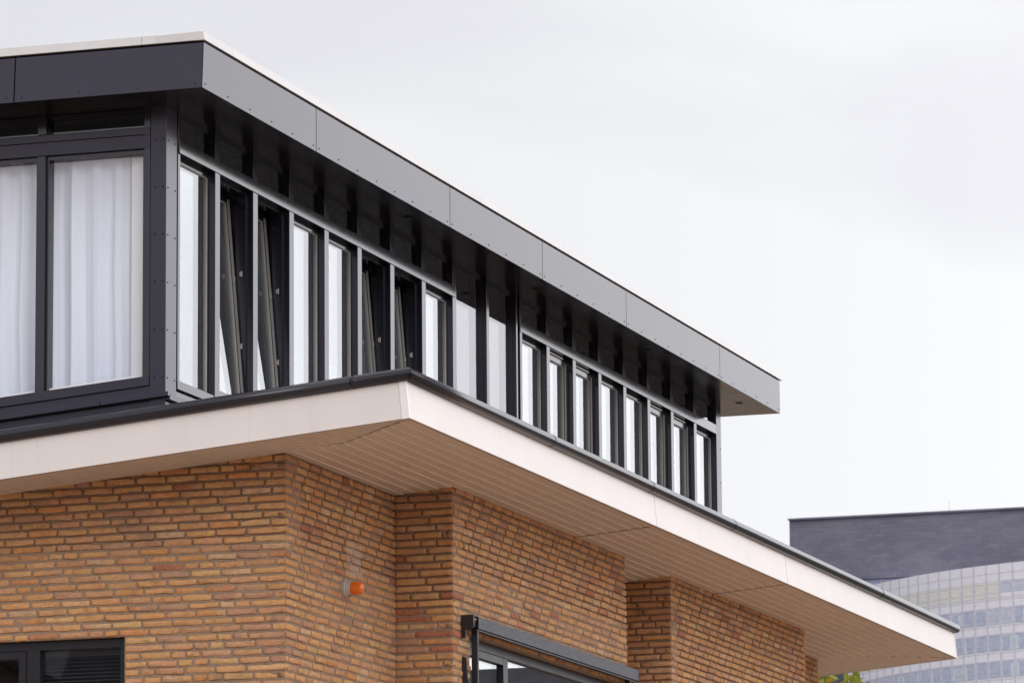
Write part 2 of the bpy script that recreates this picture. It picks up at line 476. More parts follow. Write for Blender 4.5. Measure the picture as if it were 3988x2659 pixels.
class Bricks:
    NX, NZ = 7, 4
    def __init__(self):
        self.V = []; self.F = []; self.C = []; self.n = 0
        self.r = random.Random(11)
    def brick(self, O, U, N, u0, u1, z0, z1, col, depth=0.05):
        NX, NZ = self.NX, self.NZ
        nr = np.random.RandomState(self.r.randrange(1 << 30))
        us = np.concatenate(([0, 0.006 / (u1 - u0)], np.linspace(0.12, 0.88, NX - 4), [1 - 0.006 / (u1 - u0), 1]))
        vs = np.array([0, 0.14, 0.86, 1.0])
        uu, vv = np.meshgrid(us, vs)
        edge_u = (uu == 0) | (uu == 1); edge_v = (vv == 0) | (vv == 1)
        out = nr.normal(0, 0.0012, uu.shape) + nr.normal(0, 0.0018)
        out -= 0.0034 * (edge_u | edge_v) + 0.003 * (edge_u & edge_v)
        # soft slump across the face of a hand-made brick
        out += nr.normal(0, 0.0025) * (uu - 0.5) + nr.normal(0, 0.0015) * (vv - 0.5)
        du = nr.normal(0, 0.0022, uu.shape) * edge_u; dv = nr.normal(0, 0.0021, uu.shape) * edge_v
        dv = dv + np.sin(uu * 3.0 + nr.rand() * 6) * 0.0017 * edge_v
        inset = 0.0035 * (edge_u & edge_v)
        pu = u0 + (u1 - u0) * uu + du + inset * np.sign(0.5 - uu)
        pz = z0 + (z1 - z0) * vv + dv + inset * np.sign(0.5 - vv)
        P = np.array(O)[None, None, :] + pu[..., None] * np.array(U) + out[..., None] * np.array(N)
        P[..., 2] += pz
        front = P.reshape(-1, 3)
        ring = [j for j in range(NX)] + [i * NX + NX - 1 for i in range(1, NZ)] + \
               [(NZ - 1) * NX + j for j in range(NX - 2, -1, -1)] + [i * NX for i in range(NZ - 2, 0, -1)]
        back = front[ring] - depth * np.array(N)
        b = self.n
        self.V.append(front); self.V.append(back)
        for i in range(NZ - 1):
            for j in range(NX - 1):
                a = b + i * NX + j
                self.F.append((a, a + 1, a + NX + 1, a + NX))
        m = len(ring); bb = b + NX * NZ
        for i in range(m):
            k = (i + 1) % m
            self.F.append((b + ring[i], bb + i, bb + k, b + ring[k]))
        cnt = NX * NZ + m
        # fired-colour patches: some bricks change colour along their length
        c2 = pick(self.r) if self.r.random() < 0.22 else col
        cut = self.r.random(); side = self.r.random() < 0.5
        t = np.concatenate((uu.reshape(-1), uu.reshape(-1)[ring]))
        w = np.clip((t - cut) * 5 + 0.5, 0, 1)[:, None]
        if side: w = 1 - w
        C = np.array(col)[None] * (1 - w) + np.array(c2)[None] * w
        # mortar tone on arrises and flanks, with joint shade painted into it
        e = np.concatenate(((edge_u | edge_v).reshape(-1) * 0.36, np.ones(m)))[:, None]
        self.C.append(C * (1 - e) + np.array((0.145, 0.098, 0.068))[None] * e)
        self.n += cnt
    def wall(self, O, U, N, L, z0, z1, phase, openings=(), key0=None, key1=None, step=-0.235):
        """rows of stretchers; ends are closed with cut bricks; key ties the corner brick's colour to the next wall"""
        VJ = 0.0135 if abs(N[0]) > 0.5 else 0.0175
        k0 = math.floor((z0 - ZREF) / CH); k1 = math.ceil((z1 - ZREF) / CH)
        for k in range(k0, k1):
            zb = ZREF + k * CH + (CH - BH) * 0.5; zt = zb + BH
            spans = [(0.0, L)]
            for (a, b, c, d) in openings:
                if zt > c + 0.004 and zb < d - 0.004:
                    nsp = []
                    for (s, e) in spans:
                        if a > s and b < e: nsp += [(s, a), (b, e)]
                        elif a <= s < b < e: nsp.append((b, e))
                        elif s < a < e <= b: nsp.append((s, a))
                        elif a <= s and e <= b: pass
                        else: nsp.append((s, e))
                    spans = nsp
            ph = (phase - k * step * BL) % BL
            for (s, e) in spans:
                cuts = [s]
                first = s + ((ph - s) % BL)
                t = first
                while t < e:
                    cuts.append(t); t += BL
                cuts.append(e)
                # merge slivers
                cl = [cuts[0]]
                for t in cuts[1:]:
                    if t - cl[-1] < 0.075 and t != cuts[-1] and len(cl) > 1: continue
                    cl.append(t)
                if len(cl) > 2 and cl[-1] - cl[-2] < 0.065: cl.pop(-2)
                if len(cl) > 2 and cl[1] - cl[0] < 0.065: cl.pop(1)
                for i in range(len(cl) - 1):
                    a, b = cl[i], cl[i + 1]
                    # occasional header pair instead of a stretcher
                    parts = [(a, b)]
                    if b - a > 0.2 and self.r.random() < 0.05: parts = [(a, (a + b) / 2), ((a + b) / 2, b)]
                    for (p, q) in parts:
                        ja = VJ / 2 if p > s + 1e-6 else (0.003 if s == 0.0 else 0.0)
                        jb = VJ / 2 if q < e - 1e-6 else 0.0
                        col = pick(self.r)
                        if key0 is not None and p == 0.0: col = pick(random.Random(key0 * 1000 + k))
                        if key1 is not None and q == L: col = pick(random.Random(key1 * 1000 + k))
                        self.brick(O, U, N, p + ja, q - jb, zb + self.r.gauss(0, 0.0008), zt + self.r.gauss(0, 0.0008), col)
    def build(self, name, mat, parent):
        V = np.concatenate(self.V); C = np.concatenate(self.C)
        V = V - np.array(base_of(parent))
        me = bpy.data.meshes.new(name)
        me.from_pydata(V.tolist(), [], self.F)
        me.materials.append(mat)
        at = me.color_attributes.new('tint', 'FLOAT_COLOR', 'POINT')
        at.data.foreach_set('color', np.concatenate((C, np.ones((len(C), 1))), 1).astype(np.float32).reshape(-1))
        me.polygons.foreach_set('use_smooth', [True] * len(me.polygons))
        me.update()
        o = bpy.data.objects.new(name, me); COL.objects.link(o); o.parent = parent
        return o

ZB = 2.75 + H                    # real bricks from here up, coursed brickwork below
ZT = 5.0 + H
XI1, XI2, XI3, XI4 = 32.683, 37.043, 38.325, 42.741
LW = (12.57 - Y0, 15.9 - Y0, 2.3 + H, 3.613 + H)            # window in the short wall, u along +y
RW = (33.06 - XI1, 36.72 - XI1, 2.3 + H, 3.826 + H)         # window in the first projecting bay
def wall_part(spec, bodies):
    """one stretch of wall: mortar body with its bricks as one part"""
    B = Bricks(); B.r = random.Random(spec['seed'])
    B.wall(*spec['args'], **spec.get('kw', {}))
    mb = MB()
    zj = spec.get('zj', 4.25) + H
    dx, dy = spec.get('rake', (0, 0))
    for (a, b, c, d, e, f) in bodies:
        if e < zj < f:
            mb.box(a, b, c, d, e, zj)
            mb.box(a + dx, b, c + dy, d, zj, f)
        elif e >= zj: mb.box(a + dx, b, c + dy, d, e, f)
        else: mb.box(a, b, c, d, e, f)
    o = build('brick_wall', mb, M_mortar, house)
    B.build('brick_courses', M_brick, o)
    return o
R = 0.0050                        # bricks stand proud of the joint by this much
yw0, yw1 = 12.57, 15.9
wall_part(dict(seed=1, zj=4.22, rake=(0.010, 0), args=((X0, Y0, 0), (0, 1, 0), (-1, 0, 0), 17.0 - Y0, ZB, ZT, 0.10), kw=dict(openings=[LW], key0=5)),
          [(X0 + R, X0 + 0.3, Y0 + R, yw0 + 0.004, ZB, ZT), (X0 + R, X0 + 0.3, yw0 + 0.004, yw1 - 0.004, LW[3] + 0.004, ZT),
           (X0 + R, X0 + 0.3, yw1 - 0.004, 17.0, ZB, ZT)])
wall_part(dict(seed=2, zj=4.2, rake=(0, 0.010), args=((X0, Y0, 0), (1, 0, 0), (0, -1, 0), XI1 - X0 + 0.03, ZB, ZT, 0.06), kw=dict(key0=5)),
          [(X0 + 0.3, XI1, Y0 + R, Y0 + 0.3, ZB, ZT)])
wall_part(dict(seed=3, zj=3.95, rake=(0.010, 0), args=((XI1, Y2, 0), (0, 1, 0), (-1, 0, 0), Y0 - Y2, ZB, ZT, 0.13), kw=dict(key0=6)),
          [(XI1 + R, XI1 + 0.2, Y2 + R, Y0 + 0.3, ZB, ZT)])
xw0, xw1 = 33.06, 36.72
wall_part(dict(seed=4, zj=4.3, rake=(0, 0.010), args=((XI1, Y2, 0), (1, 0, 0), (0, -1, 0), XI2 - XI1, ZB, ZT, 0.03), kw=dict(openings=[RW], key0=6)),
          [(XI1 + 0.2, xw0 + 0.004, Y2 + R, Y2 + 0.25, ZB, ZT), (xw0 + 0.004, xw1 - 0.004, Y2 + R, Y2 + 0.25, RW[3] + 0.004, ZT),
           (xw1 - 0.004, XI2 - 0.004, Y2 + R, Y2 + 0.25, ZB, ZT), (XI2 - 0.2, XI2 - 0.004, Y2 + 0.25, Y0 + 0.3, ZB, ZT)])
wall_part(dict(seed=5, zj=4.3, rake=(0, 0.010), args=((XI2, Y0, 0), (1, 0, 0), (0, -1, 0), XI3 - XI2, ZB, ZT, 0.11)),
          [(XI2, XI3, Y0 + R, Y0 + 0.3, ZB, ZT)])
wall_part(dict(seed=6, zj=3.4, rake=(0.010, 0), args=((XI3, Y2, 0), (0, 1, 0), (-1, 0, 0), Y0 - Y2, ZB, ZT, 0.02), kw=dict(key0=8)),
          [(XI3 + R, XI3 + 0.2, Y2 + R, Y0 + 0.3, ZB, ZT)])
wall_part(dict(seed=7, zj=3.7, rake=(0, 0.010), args=((XI3, Y2, 0), (1, 0, 0), (0, -1, 0), XI4 - XI3, ZB, ZT, 0.15), kw=dict(key0=8)),
          [(XI3 + 0.2, XI4 - 0.004, Y2 + R, Y2 + 0.25, ZB, ZT), (XI4 - 0.2, XI4 - 0.004, Y2 + 0.25, Y0 + 0.3, ZB, ZT)])
wall_part(dict(seed=8, zj=3.4, rake=(0, 0.010), args=((XI4, Y0, 0), (1, 0, 0), (0, -1, 0), XE - XI4, ZB, ZT, 0.07)),
          [(XI4, XE - 0.004, Y0 + R, Y0 + 0.3, ZB, ZT)])
# coursed brickwork of the ground floor and of the far sides
low = MB()
for b in [(X0, X0 + 0.3, Y0 + 0.3, 17.0, 0, ZB), (X0, XI1, Y0, Y0 + 0.3, 0, ZB), (XI1, XI2, Y2, Y2 + 0.3, 0, ZB), (XI1, XI1 + 0.3, Y2 + 0.3, Y0, 0, ZB),
          (XI2 - 0.3, XI2, Y2 + 0.3, Y0, 0, ZB), (XI2, XI3, Y0, Y0 + 0.3, 0, ZB), (XI3, XI4, Y2, Y2 + 0.3, 0, ZB), (XI3, XI3 + 0.3, Y2 + 0.3, Y0, 0, ZB),
          (XI4 - 0.3, XI4, Y2 + 0.3, Y0, 0, ZB), (XI4, XE, Y0, Y0 + 0.3, 0, ZB), (XE - 0.3, XE, Y0 + 0.3, 21.0, 0, 4.2 + H),
          (X0, X0 + 0.3, 17.0, 21.0, 0, 4.2 + H), (X0 + 0.3, XE - 0.3, 20.7, 21.0, 0, 4.2 + H)]:
    low.box(*b)
build('ground_floor_wall', low, M_brick_plain, house)

# ---- cream eaves
EX0, EX1, EY = 29.874, 46.135, 10.324
FH = 0.29
ty = SL * FH                      # the fascia stands square to the pitch, so its head leans back
xs_l, ys_l = 30.413, 10.981       # inner corner of the left soffit strip
xs_r, ys_r = 45.060, 10.996
deck = MB()
def zq(y, up): return zs(y) + up
deck.extrude([(EX0 + 0.03, EY + 0.035, zq(EY + 0.035, 0.012)), (EX0 + 0.03, YEND, zq(YEND, 0.012)), (EX0 + 0.03, YEND, zq(YEND, 0.27)), (EX0 + 0.03, EY + 0.06, zq(EY + 0.06, 0.27))],
             (EX1 - EX0 - 0.05, 0, 0))
build('roof_deck', deck, [M_roof], house)
def soffit_boards(x_of, ya, yb, n, name='soffit_panel'):
    """boards along x, each with a small outward step painted lighter"""
    mb = MB(); h = 0.0078
    for i in range(n):
        y0 = ya + (yb - ya) * i / n; y1 = ya + (yb - ya) * (i + 1) / n
        a0, b0 = x_of(y0); a1, b1 = x_of(y1)
        z0 = zs(y0) - h; z1 = zs(y1) - 0.0006
        mb.poly([(a0, y0, z0), (b0, y0, z0), (b1, y1, z1), (a1, y1, z1)])
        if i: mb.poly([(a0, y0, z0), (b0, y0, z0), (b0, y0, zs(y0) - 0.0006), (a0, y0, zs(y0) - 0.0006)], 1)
        for x0_, x1_ in ((a0, a1), (b0, b1)):
            mb.poly([(x0_, y0, z0), (x1_, y1, z1), (x1_, y1, zs(y1) + 0.01), (x0_, y0, zs(y0) + 0.01)])
    return build(name, mb, [M_soffit, M_soffit_edge_lit], house)
YI = Y0 + 0.03
def left_lim(y):
    if y < ys_l: return EX0 + 0.022 + (xs_l - EX0 - 0.022) * (y - EY) / (ys_l - EY) + 0.006
    return xs_l + 0.004
def right_lim(y):
    if y < ys_r: return EX1 - 0.02 + (xs_r - EX1 + 0.02) * (y - EY) / (ys_r - EY) - 0.004
    return xs_r - 0.004
NB = 12
J1, J2 = 35.655, 39.662
soffit_boards(lambda y: (left_lim(y), J1 - 0.004), EY + 0.012, YI, NB)
soffit_boards(lambda y: (J1 + 0.004, J2 - 0.004), EY + 0.012, YI, NB)
soffit_boards(lambda y: (J2 + 0.004, right_lim(y)), EY + 0.012, YI, NB)
for xj in (J1, J2):
    trim = MB(); a, b = EY + 0.02, YI
    trim.hexa([(x, y, zs(y) + dz) for x in (xj + 0.006, xj + 0.034) for y in (a, b) for dz in (-0.0105, -0.0075)])
    build('soffit_joint_strip', trim, M_soffit, house)
def strip_side(xo, xi, ends, n, sgn):
    """boards along y under the gable eaves"""
    mb = MB(); h = 0.005
    for i in range(n):
        xa = xo + (xi - xo) * i / n; xb = xo + (xi - xo) * (i + 1) / n
        ya, yb = ends(xa), ends(xb)
        mb.poly([(xa, ya, zs(ya) - h), (xa, YEND, zs(YEND) - h), (xb, YEND, zs(YEND) - 0.0008), (xb, yb, zs(yb) - 0.0008)])
        if i: mb.poly([(xa, ya, zs(ya) - h), (xa, YEND, zs(YEND) - h), (xa, YEND, zs(YEND) - 0.0008), (xa, ya, zs(ya) - 0.0008)])
    return build('soffit_panel', mb, M_soffit, house)
strip_side(EX0 + 0.022, X0 + 0.03, lambda x: EY + (min(x, xs_l) - EX0) * (ys_l - EY) / (xs_l - EX0) + 0.006 if x <= xs_l + 0.01 else ys_l + 0.4, 6, 1)
strip_side(EX1 - 0.02, xs_r, lambda x: EY + (EX1 - x) * (ys_r - EY) / (EX1 - xs_r) + 0.006, 11, -1)

def fascia_long(xa, xb):
    mb = MB()
    yb_, yt = EY, EY + ty; zb, zt = zs(EY) - 0.004, zs(EY) - 0.004 + FH
    t = 0.02
    mb.hexa([(x, y + d, z) for x in (xa, xb) for (d) in (0, t) for (y, z) in ((yb_, zb), (yt, zt))])
    build('fascia_panel', mb, M_fascia, house, bevel=0.002)
for xa, xb in ((EX0 + 0.004, 35.703), (35.712, 39.665), (39.674, EX1 - 0.016)): fascia_long(xa, xb)
for xj in (35.7075, 39.6695):
    q = MB()
    q.hexa([(x, y + d, z) for x in (xj - 0.0046, xj + 0.0046) for d in (0.0012, 0.015) for (y, z) in ((EY, zs(EY) - 0.004), (EY + ty, zs(EY) - 0.004 + FH))])
    build('joint_seal', q, M_gutter, house)
mb = MB()                                         # short fascia follows the pitch
def fl(y, up): return (y + SL * up, zs(y) - 0.004 + up)
P = []
for x in (EX0, EX0 + 0.018):
    for y in (EY + 0.055, YEND):
        for up in (0, FH):
            q = fl(y, up); P.append((x, q[0], q[1]))
mb.hexa([P[0], P[1], P[2], P[3], P[4], P[5], P[6], P[7]])
build('fascia_panel', mb, M_fascia, house, bevel=0.002)
mb = MB()                                         # corner cover strip
P = []
for x in (EX0 - 0.003, EX0 + 0.02):
    for y in (EY - 0.002, EY + 0.053):
        for up in (-0.002, FH):
            q = fl(y, up); P.append((x, q[0], q[1]))
mb.hexa(P)
build('corner_trim', mb, M_trim, house, bevel=0.002)
mb = MB()
P = []
for x in (EX1 - 0.015, EX1 + 0.004):
    for y in (EY - 0.003, YEND):
        for up in (-0.006, FH):
            q = fl(y, up); P.append((x, q[0], q[1]))
mb.hexa(P)
build('end_fascia', mb, M_trim, house)
# round gutter roll along the head of the fascia
GR = 0.0445; GX, GY, GZ = EX0 - 0.002, EY + 0.012, 5.201 + H
def gring(kind, s, r=GR, n=28):
    pts = []
    for i in range(n):
        a = 2 * math.pi * i / n; c, q = math.cos(a) * r, math.sin(a) * r
        if kind == 'long': pts.append((s if s is not None else GX + c, GY + c, GZ + q))
        else:
            y = s if s is not None else GY + c
            pts.append((GX + c, y, GZ + q - SL * (y - GY)))
    return pts
mb = MB()
end = [gring('long', 46.16 + 0.075 * math.sin(t), GR * math.cos(t)) for t in (0.0, 0.35, 0.7, 1.0, 1.25, 1.45)]
mb.rings([gring('long', None)] + [gring('long', x) for x in (31, 34, 38, 42)] + end)
gl = build('gutter_roll', mb, M_gutter, house, smooth=True)
for xj in (33.02, 35.55, 37.93, 43.03):
    q = MB(); q.rings([gring('long', xj - 0.012, GR + 0.0022), gring('long', xj + 0.012, GR + 0.0022)])
    build('gutter_joint', q, M_gutter, gl, smooth=False)
mb = MB()
mb.rings([gring('short', None)] + [gring('short', y) for y in (12, 14, 17, YEND)])
gs = build('gutter_roll', mb, M_gutter, house, smooth=True)
q = MB(); q.rings([gring('short', 10.70, GR + 0.0018), gring('short', 10.716, GR + 0.0018)])
build('gutter_joint', q, M_gutter, gs)
# upstand behind the roll
mb = MB(); mb.hexa([(x, y, zs(y) + 0.27 + d) for x in (EX0 + 0.03, EX1 - 0.02) for y in (EY + 0.05, EY + 0.12) for d in (0.0, 0.03)])
build('eaves_upstand', mb, M_roof, house)

# ---- upper storey
ZC = 7.311 + H                    # soffit level
ZR0, ZR1 = 7.017 + H, 7.111 + H   # transom rail
ZG = 5.42 + H                     # foot of the glass on the long side
ZS = 5.355 + H
def U(u): return X1 + u
# corner column
mb = MB()
mb.box(X1, X1 + 0.20, Y1, Y1 + 0.117, 5.15 + H, ZC)
col = build('corner_column', mb, M_panel, house, bevel=0.003)
def rivet(name, o, ax, parent, r=0.0055):
    q = MB(); q.lathe(o, ax, [(0.0, r), (0.003, r), (0.0045, r * 0.55)], 10)
    return build(name, q, M_black, parent)
for k in range(6):
    z = 7.07 + H - 0.3325 * k
    if k == 5: z -= 0.0
    for y in (12.352, 12.411): rivet('rivet', (X1, y, z), (-1, 0, 0), col)
    for x in (30.597, 30.729): rivet('rivet', (x, Y1, z - 0.004), (0, -1, 0), col)
mb = MB(); mb.box(U(14.185), U(14.355), Y1, Y1 + 0.15, 4.9 + H, ZC)
ec = build('end_column', mb, M_panel, house, bevel=0.003)
for k in range(6):
    rivet('rivet', (U(14.32), Y1, 6.9 + H - 0.3325 * k), (0, -1, 0), ec)

# posts of the long side
L_POST = [0.930, 1.682, 2.430, 3.183, 3.922, 4.680, 5.440]
R_POST = [8.740, 9.502, 10.274, 11.049, 11.825, 12.602, 13.391]
POSTS = [(p, p + 0.094) for p in L_POST] + [(6.207, 6.290)] + [(7.085, 7.155), (7.885, 7.925), (7.990, 8.050)] + [(p, p + 0.090) for p in R_POST]
for a, b in POSTS:
    q = MB(); q.box(U(a), U(b), Y1, Y1 + 0.16, ZS - 0.06, ZC)
    build('mullion', q, M_frame, house, bevel=0.0025)
# slim stile beside the corner column and beside the solid panes
for a, b in ((0.235, 0.278), (6.296, 6.318)):
    q = MB(); q.box(U(a), U(b), Y1 + 0.006, Y1 + 0.10, ZS, ZC)
    build('stile', q, M_frame, house, bevel=0.002)
q = MB(); q.box(U(7.927), U(7.988), Y1 + 0.03, Y1 + 0.16, ZS - 0.06, ZC); build('shadow_gap', q, M_black, house)
q = MB(); q.box(U(0.202), U(0.233), Y1 + 0.03, Y1 + 0.16, ZS - 0.06, ZC); build('shadow_gap', q, M_black, house)
# transom rails
for a, b in ((0.240, 6.262), (7.992, 14.172)):
    q = MB(); q.hexa([(x, y, z) for x in (U(a), U(b)) for (yb, yt) in ((Y1 - 0.0052, Y1 - 0.0040), (Y1 + 0.12, Y1 + 0.12)) for (y, z) in ((yb, ZR0), (yt, ZR1))])
    build('transom_rail', q, M_rail, house, bevel=0.003)
# sill rail, panel and ledge under the long glazing
q = MB(); q.box(U(0.235), U(14.183), Y1 + 0.004, Y1 + 0.13, ZS, ZG - 0.006); build('sill_rail', q, M_frame, house, bevel=0.003)
q = MB(); q.box(U(0.202), U(14.183), Y1 + 0.03, Y1 + 0.18, 4.85 + H, ZS - 0.002); build('base_panel', q, M_frame, house)
q = MB(); q.box(U(-0.004), U(14.36), Y1 - 0.035, Y1 + 0.02, 5.245 + H, 5.288 + H); build('base_ledge', q, M_panel, house, bevel=0.003)

def ring_xz(mb, xa, xb, za, zb, w, y0, y1, wt=None, wb=None, mi=0):
    wt = w if wt is None else wt; wb = w if wb is None else wb
    mb.box(xa, xa + w, y0, y1, za, zb, mi); mb.box(xb - w, xb, y0, y1, za, zb, mi)
    mb.box(xa + w, xb - w, y0, y1, zb - wt, zb, mi); mb.box(xa + w, xb - w, y0, y1, za, za + wb, mi)

def sheets_xz(mb, xa, xb, y, za, zb, gap=0.019):
    for yy in (y, y + gap): mb.poly([(xa, yy, za), (xb, yy, za), (xb, yy, zb), (xa, yy, zb)])

def tilt(mb, z0, y0, ang):
    """tip a sash inwards about its foot"""
    c, s = math.cos(ang), math.sin(ang)
    mb.v = [(x, y0 + (y - y0) * c + (z - z0) * s, z0 + (z - z0) * c - (y - y0) * s) for x, y, z in mb.v]

def window(ua, ub, style):
    xa, xb = U(ua) + 0.001, U(ub) - 0.001
    za, zb = ZG - 0.004, ZR0 - 0.001
    fr = MB()
    y0 = Y1 + 0.052
    if style == 'fixed':
        ring_xz(fr, xa, xb, za, zb, 0.016, y0, y0 + 0.09, wt=0.040)
        w = build('window', fr, M_frame, house)
        gk = MB(); ring_xz(gk, xa + 0.016, xb - 0.016, za + 0.016, zb - 0.040, 0.008, y0 + 0.006, y0 + 0.03)
        build('glazing_gasket', gk, M_gasket, w)
        gk = MB(); gk.box(xb - 0.0245, xb - 0.0165, y0 + 0.0015, y0 + 0.0055, za + 0.02, zb - 0.045); build('glazing_gasket', gk, M_metal, w)
        p = MB(); sheets_xz(p, xa + 0.017, xb - 0.017, y0 + 0.014, za + 0.017, zb - 0.041)
        build('pane', p, M_glass, w)
        return
    ring_xz(fr, xa, xb, za, zb, 0.020, y0, y0 + 0.075, wt=0.024)
    w = build('window', fr, M_frame, house)
    ang = math.radians(4.6) if style == 'tilted' else 0.0
    sa, sb, s0, s1 = xa + 0.023, xb - 0.023, za + 0.022, zb - 0.027
    ys = y0 + 0.004
    sm = MB(); ring_xz(sm, sa, sb, s0, s1, 0.048, ys, ys + 0.065); tilt(sm, s0, ys, ang)
    sash = build('sash', sm, M_frame, w, bevel=0.002)
    gk = MB(); ring_xz(gk, sa + 0.048, sb - 0.048, s0 + 0.048, s1 - 0.048, 0.007, ys + 0.008, ys + 0.05)
    for xs_ in (sb - 0.010, sb - 0.026, sb - 0.043, sa + 0.012): gk.box(xs_, xs_ + 0.006, ys - 0.002, ys + 0.002, s0 + 0.02, s1 - 0.02)
    tilt(gk, s0, ys, ang); build('glazing_gasket', gk, M_gasket, w)
    p = MB(); sheets_xz(p, sa + 0.049, sb - 0.049, ys + 0.018, s0 + 0.049, s1 - 0.049); tilt(p, s0, ys, ang)
    build('pane', p, M_glass, w)
    if style == 'tilted':
        for dz in (0.45, 0.98):
            h = MB(); h.box(xb - 0.024, xb - 0.0185, y0 + 0.024, y0 + 0.032, za + dz, za + dz + 0.04)
            h.box(xb - 0.024, xb - 0.0185, y0 + 0.036, y0 + 0.044, za + dz + 0.006, za + dz + 0.034)
            h.box(xb - 0.026, xb - 0.0185, y0 + 0.030, y0 + 0.038, za + dz + 0.012, za + dz + 0.018)
            build('strike_plate', h, M_metal, w)
        h = MB(); h.box(sb - 0.018, sb - 0.006, ys - 0.004, ys + 0.003, s0 + 0.93, s0 + 0.965); tilt(h, s0, ys, ang)
        build('latch', h, M_metal, w)
    else:
        d = MB(); d.box(sa + 0.01, sb - 0.12, ys - 0.010, ys + 0.004, s1 + 0.006, s1 + 0.018)
        build('drip_bar', d, M_trim, w)

STY = ['fixed', 'tilted', 'tilted', 'fixed', 'fixed', 'tilted', 'tilted', 'fixed']
edges = [0.278] + [v for p in L_POST for v in (p, p + 0.094)] + [6.207]
for i, s in enumerate(STY): window(edges[2 * i], edges[2 * i + 1], s)
edges_r = [8.050] + [v for p in R_POST for v in (p, p + 0.090)] + [14.185]
for i, s in enumerate(STY): window(edges_r[2 * i], edges_r[2 * i + 1], 'closed' if s == 'tilted' else s)

def clerestory(ua, ub):
    xa, xb = U(ua) + 0.001, U(ub) - 0.001
    f = MB(); ring_xz(f, xa, xb, ZR1 + 0.002, ZC - 0.001, 0.012, Y1 + 0.03, Y1 + 0.10, wt=0.030, wb=0.010)
    w = build('clerestory_window', f, M_frame, house)
    p = MB(); p.poly([(xa + 0.012, Y1 + 0.045, ZR1 + 0.012), (xb - 0.012, Y1 + 0.045, ZR1 + 0.012), (xb - 0.012, Y1 + 0.045, ZC - 0.031), (xa + 0.012, Y1 + 0.045, ZC - 0.031)])
    build('pane', p, M_glass, w)
for e in (edges, edges_r):
    for i in range(8): clerestory(e[2 * i], e[2 * i + 1])
# two full-height panes between the groups
for a, b in ((6.318, 7.085), (7.155, 7.885)):
    f = MB(); ring_xz(f, U(a) + 0.001, U(b) - 0.001, ZS, ZC - 0.001, 0.012, Y1 + 0.03, Y1 + 0.12, wt=0.026)
    w = build('full_height_window', f, M_frame, house)
    p = MB(); sheets_xz(p, U(a) + 0.013, U(b) - 0.013, Y1 + 0.048, ZS + 0.013, ZC - 0.027, 0.03)
    build('pane', p, M_glass_full, w)

# ---- short side of the upper storey; its foot follows the pitch of the eaves
def zfoot(y): return 5.353 + H - 0.0805 * (y - 12.447)
SIDE_POSTS = [(13.237, 13.297), (14.050, 14.110), (14.863, 14.923), (15.676, 15.736), (16.489, 16.549), (17.302, 17.362)]
q = MB(); q.box(X1 + 0.012, X1 + 0.06, Y1 + 0.117, 12.4505, 5.1 + H, ZC); build('shadow_gap', q, M_black, house)
q = MB(); q.box(X1 + 0.004, X1 + 0.14, 12.4515, 12.496, zfoot(12.5), ZC); build('stile', q, M_frame, house, bevel=0.002)
for a, b in SIDE_POSTS:
    q = MB(); q.box(X1 + 0.004, X1 + 0.15, a, b, zfoot(b) + 0.03, ZR0 - 0.002); build('mullion', q, M_frame, house, bevel=0.002)
    q = MB(); q.box(X1 + 0.006, X1 + 0.15, a - 0.003, b + 0.001, 7.169 + H, ZC); build('mullion', q, M_frame, house, bevel=0.002)
q = MB(); q.box(X1, X1 + 0.15, 12.4515, 18.2, ZR0, 7.111 + H); build('transom_rail', q, M_panel, house, bevel=0.003)
q = MB(); q.box(X1 + 0.003, X1 + 0.15, 12.4515, 18.2, 7.1145 + H, 7.166 + H); build('transom_rail', q, M_panel, house, bevel=0.003)
def slope_bar(name, x0, x1, y0, y1, up0, up1, mat, bevel=0.003):
    m = MB(); m.hexa([(x, y, zfoot(y) + up) for x in (x0, x1) for y in (y0, y1) for up in (up0, up1)])
    return build(name, m, mat, house, bevel=bevel)
slope_bar('sill_rail', X1 - 0.004, X1 + 0.14, 12.4515, 18.2, 0.0, 0.068, M_panel)
slope_bar('base_panel', X1 + 0.012, X1 + 0.12, 12.4495, 18.2, -0.16, -0.002, M_panel, 0)
slope_bar('base_ledge', X1 - 0.040, X1 + 0.012, 12.80, 18.2, -0.098, -0.066, M_panel)
slope_bar('base_ledge', X1 - 0.040, X1 + 0.012, Y1 - 0.035, 12.796, -0.098, -0.066, M_panel)
slope_bar('base_kerb', X1 + 0.10, X1 + 0.16, Y1, 18.2, -0.6, -0.16, M_black, 0)
prev = 12.496
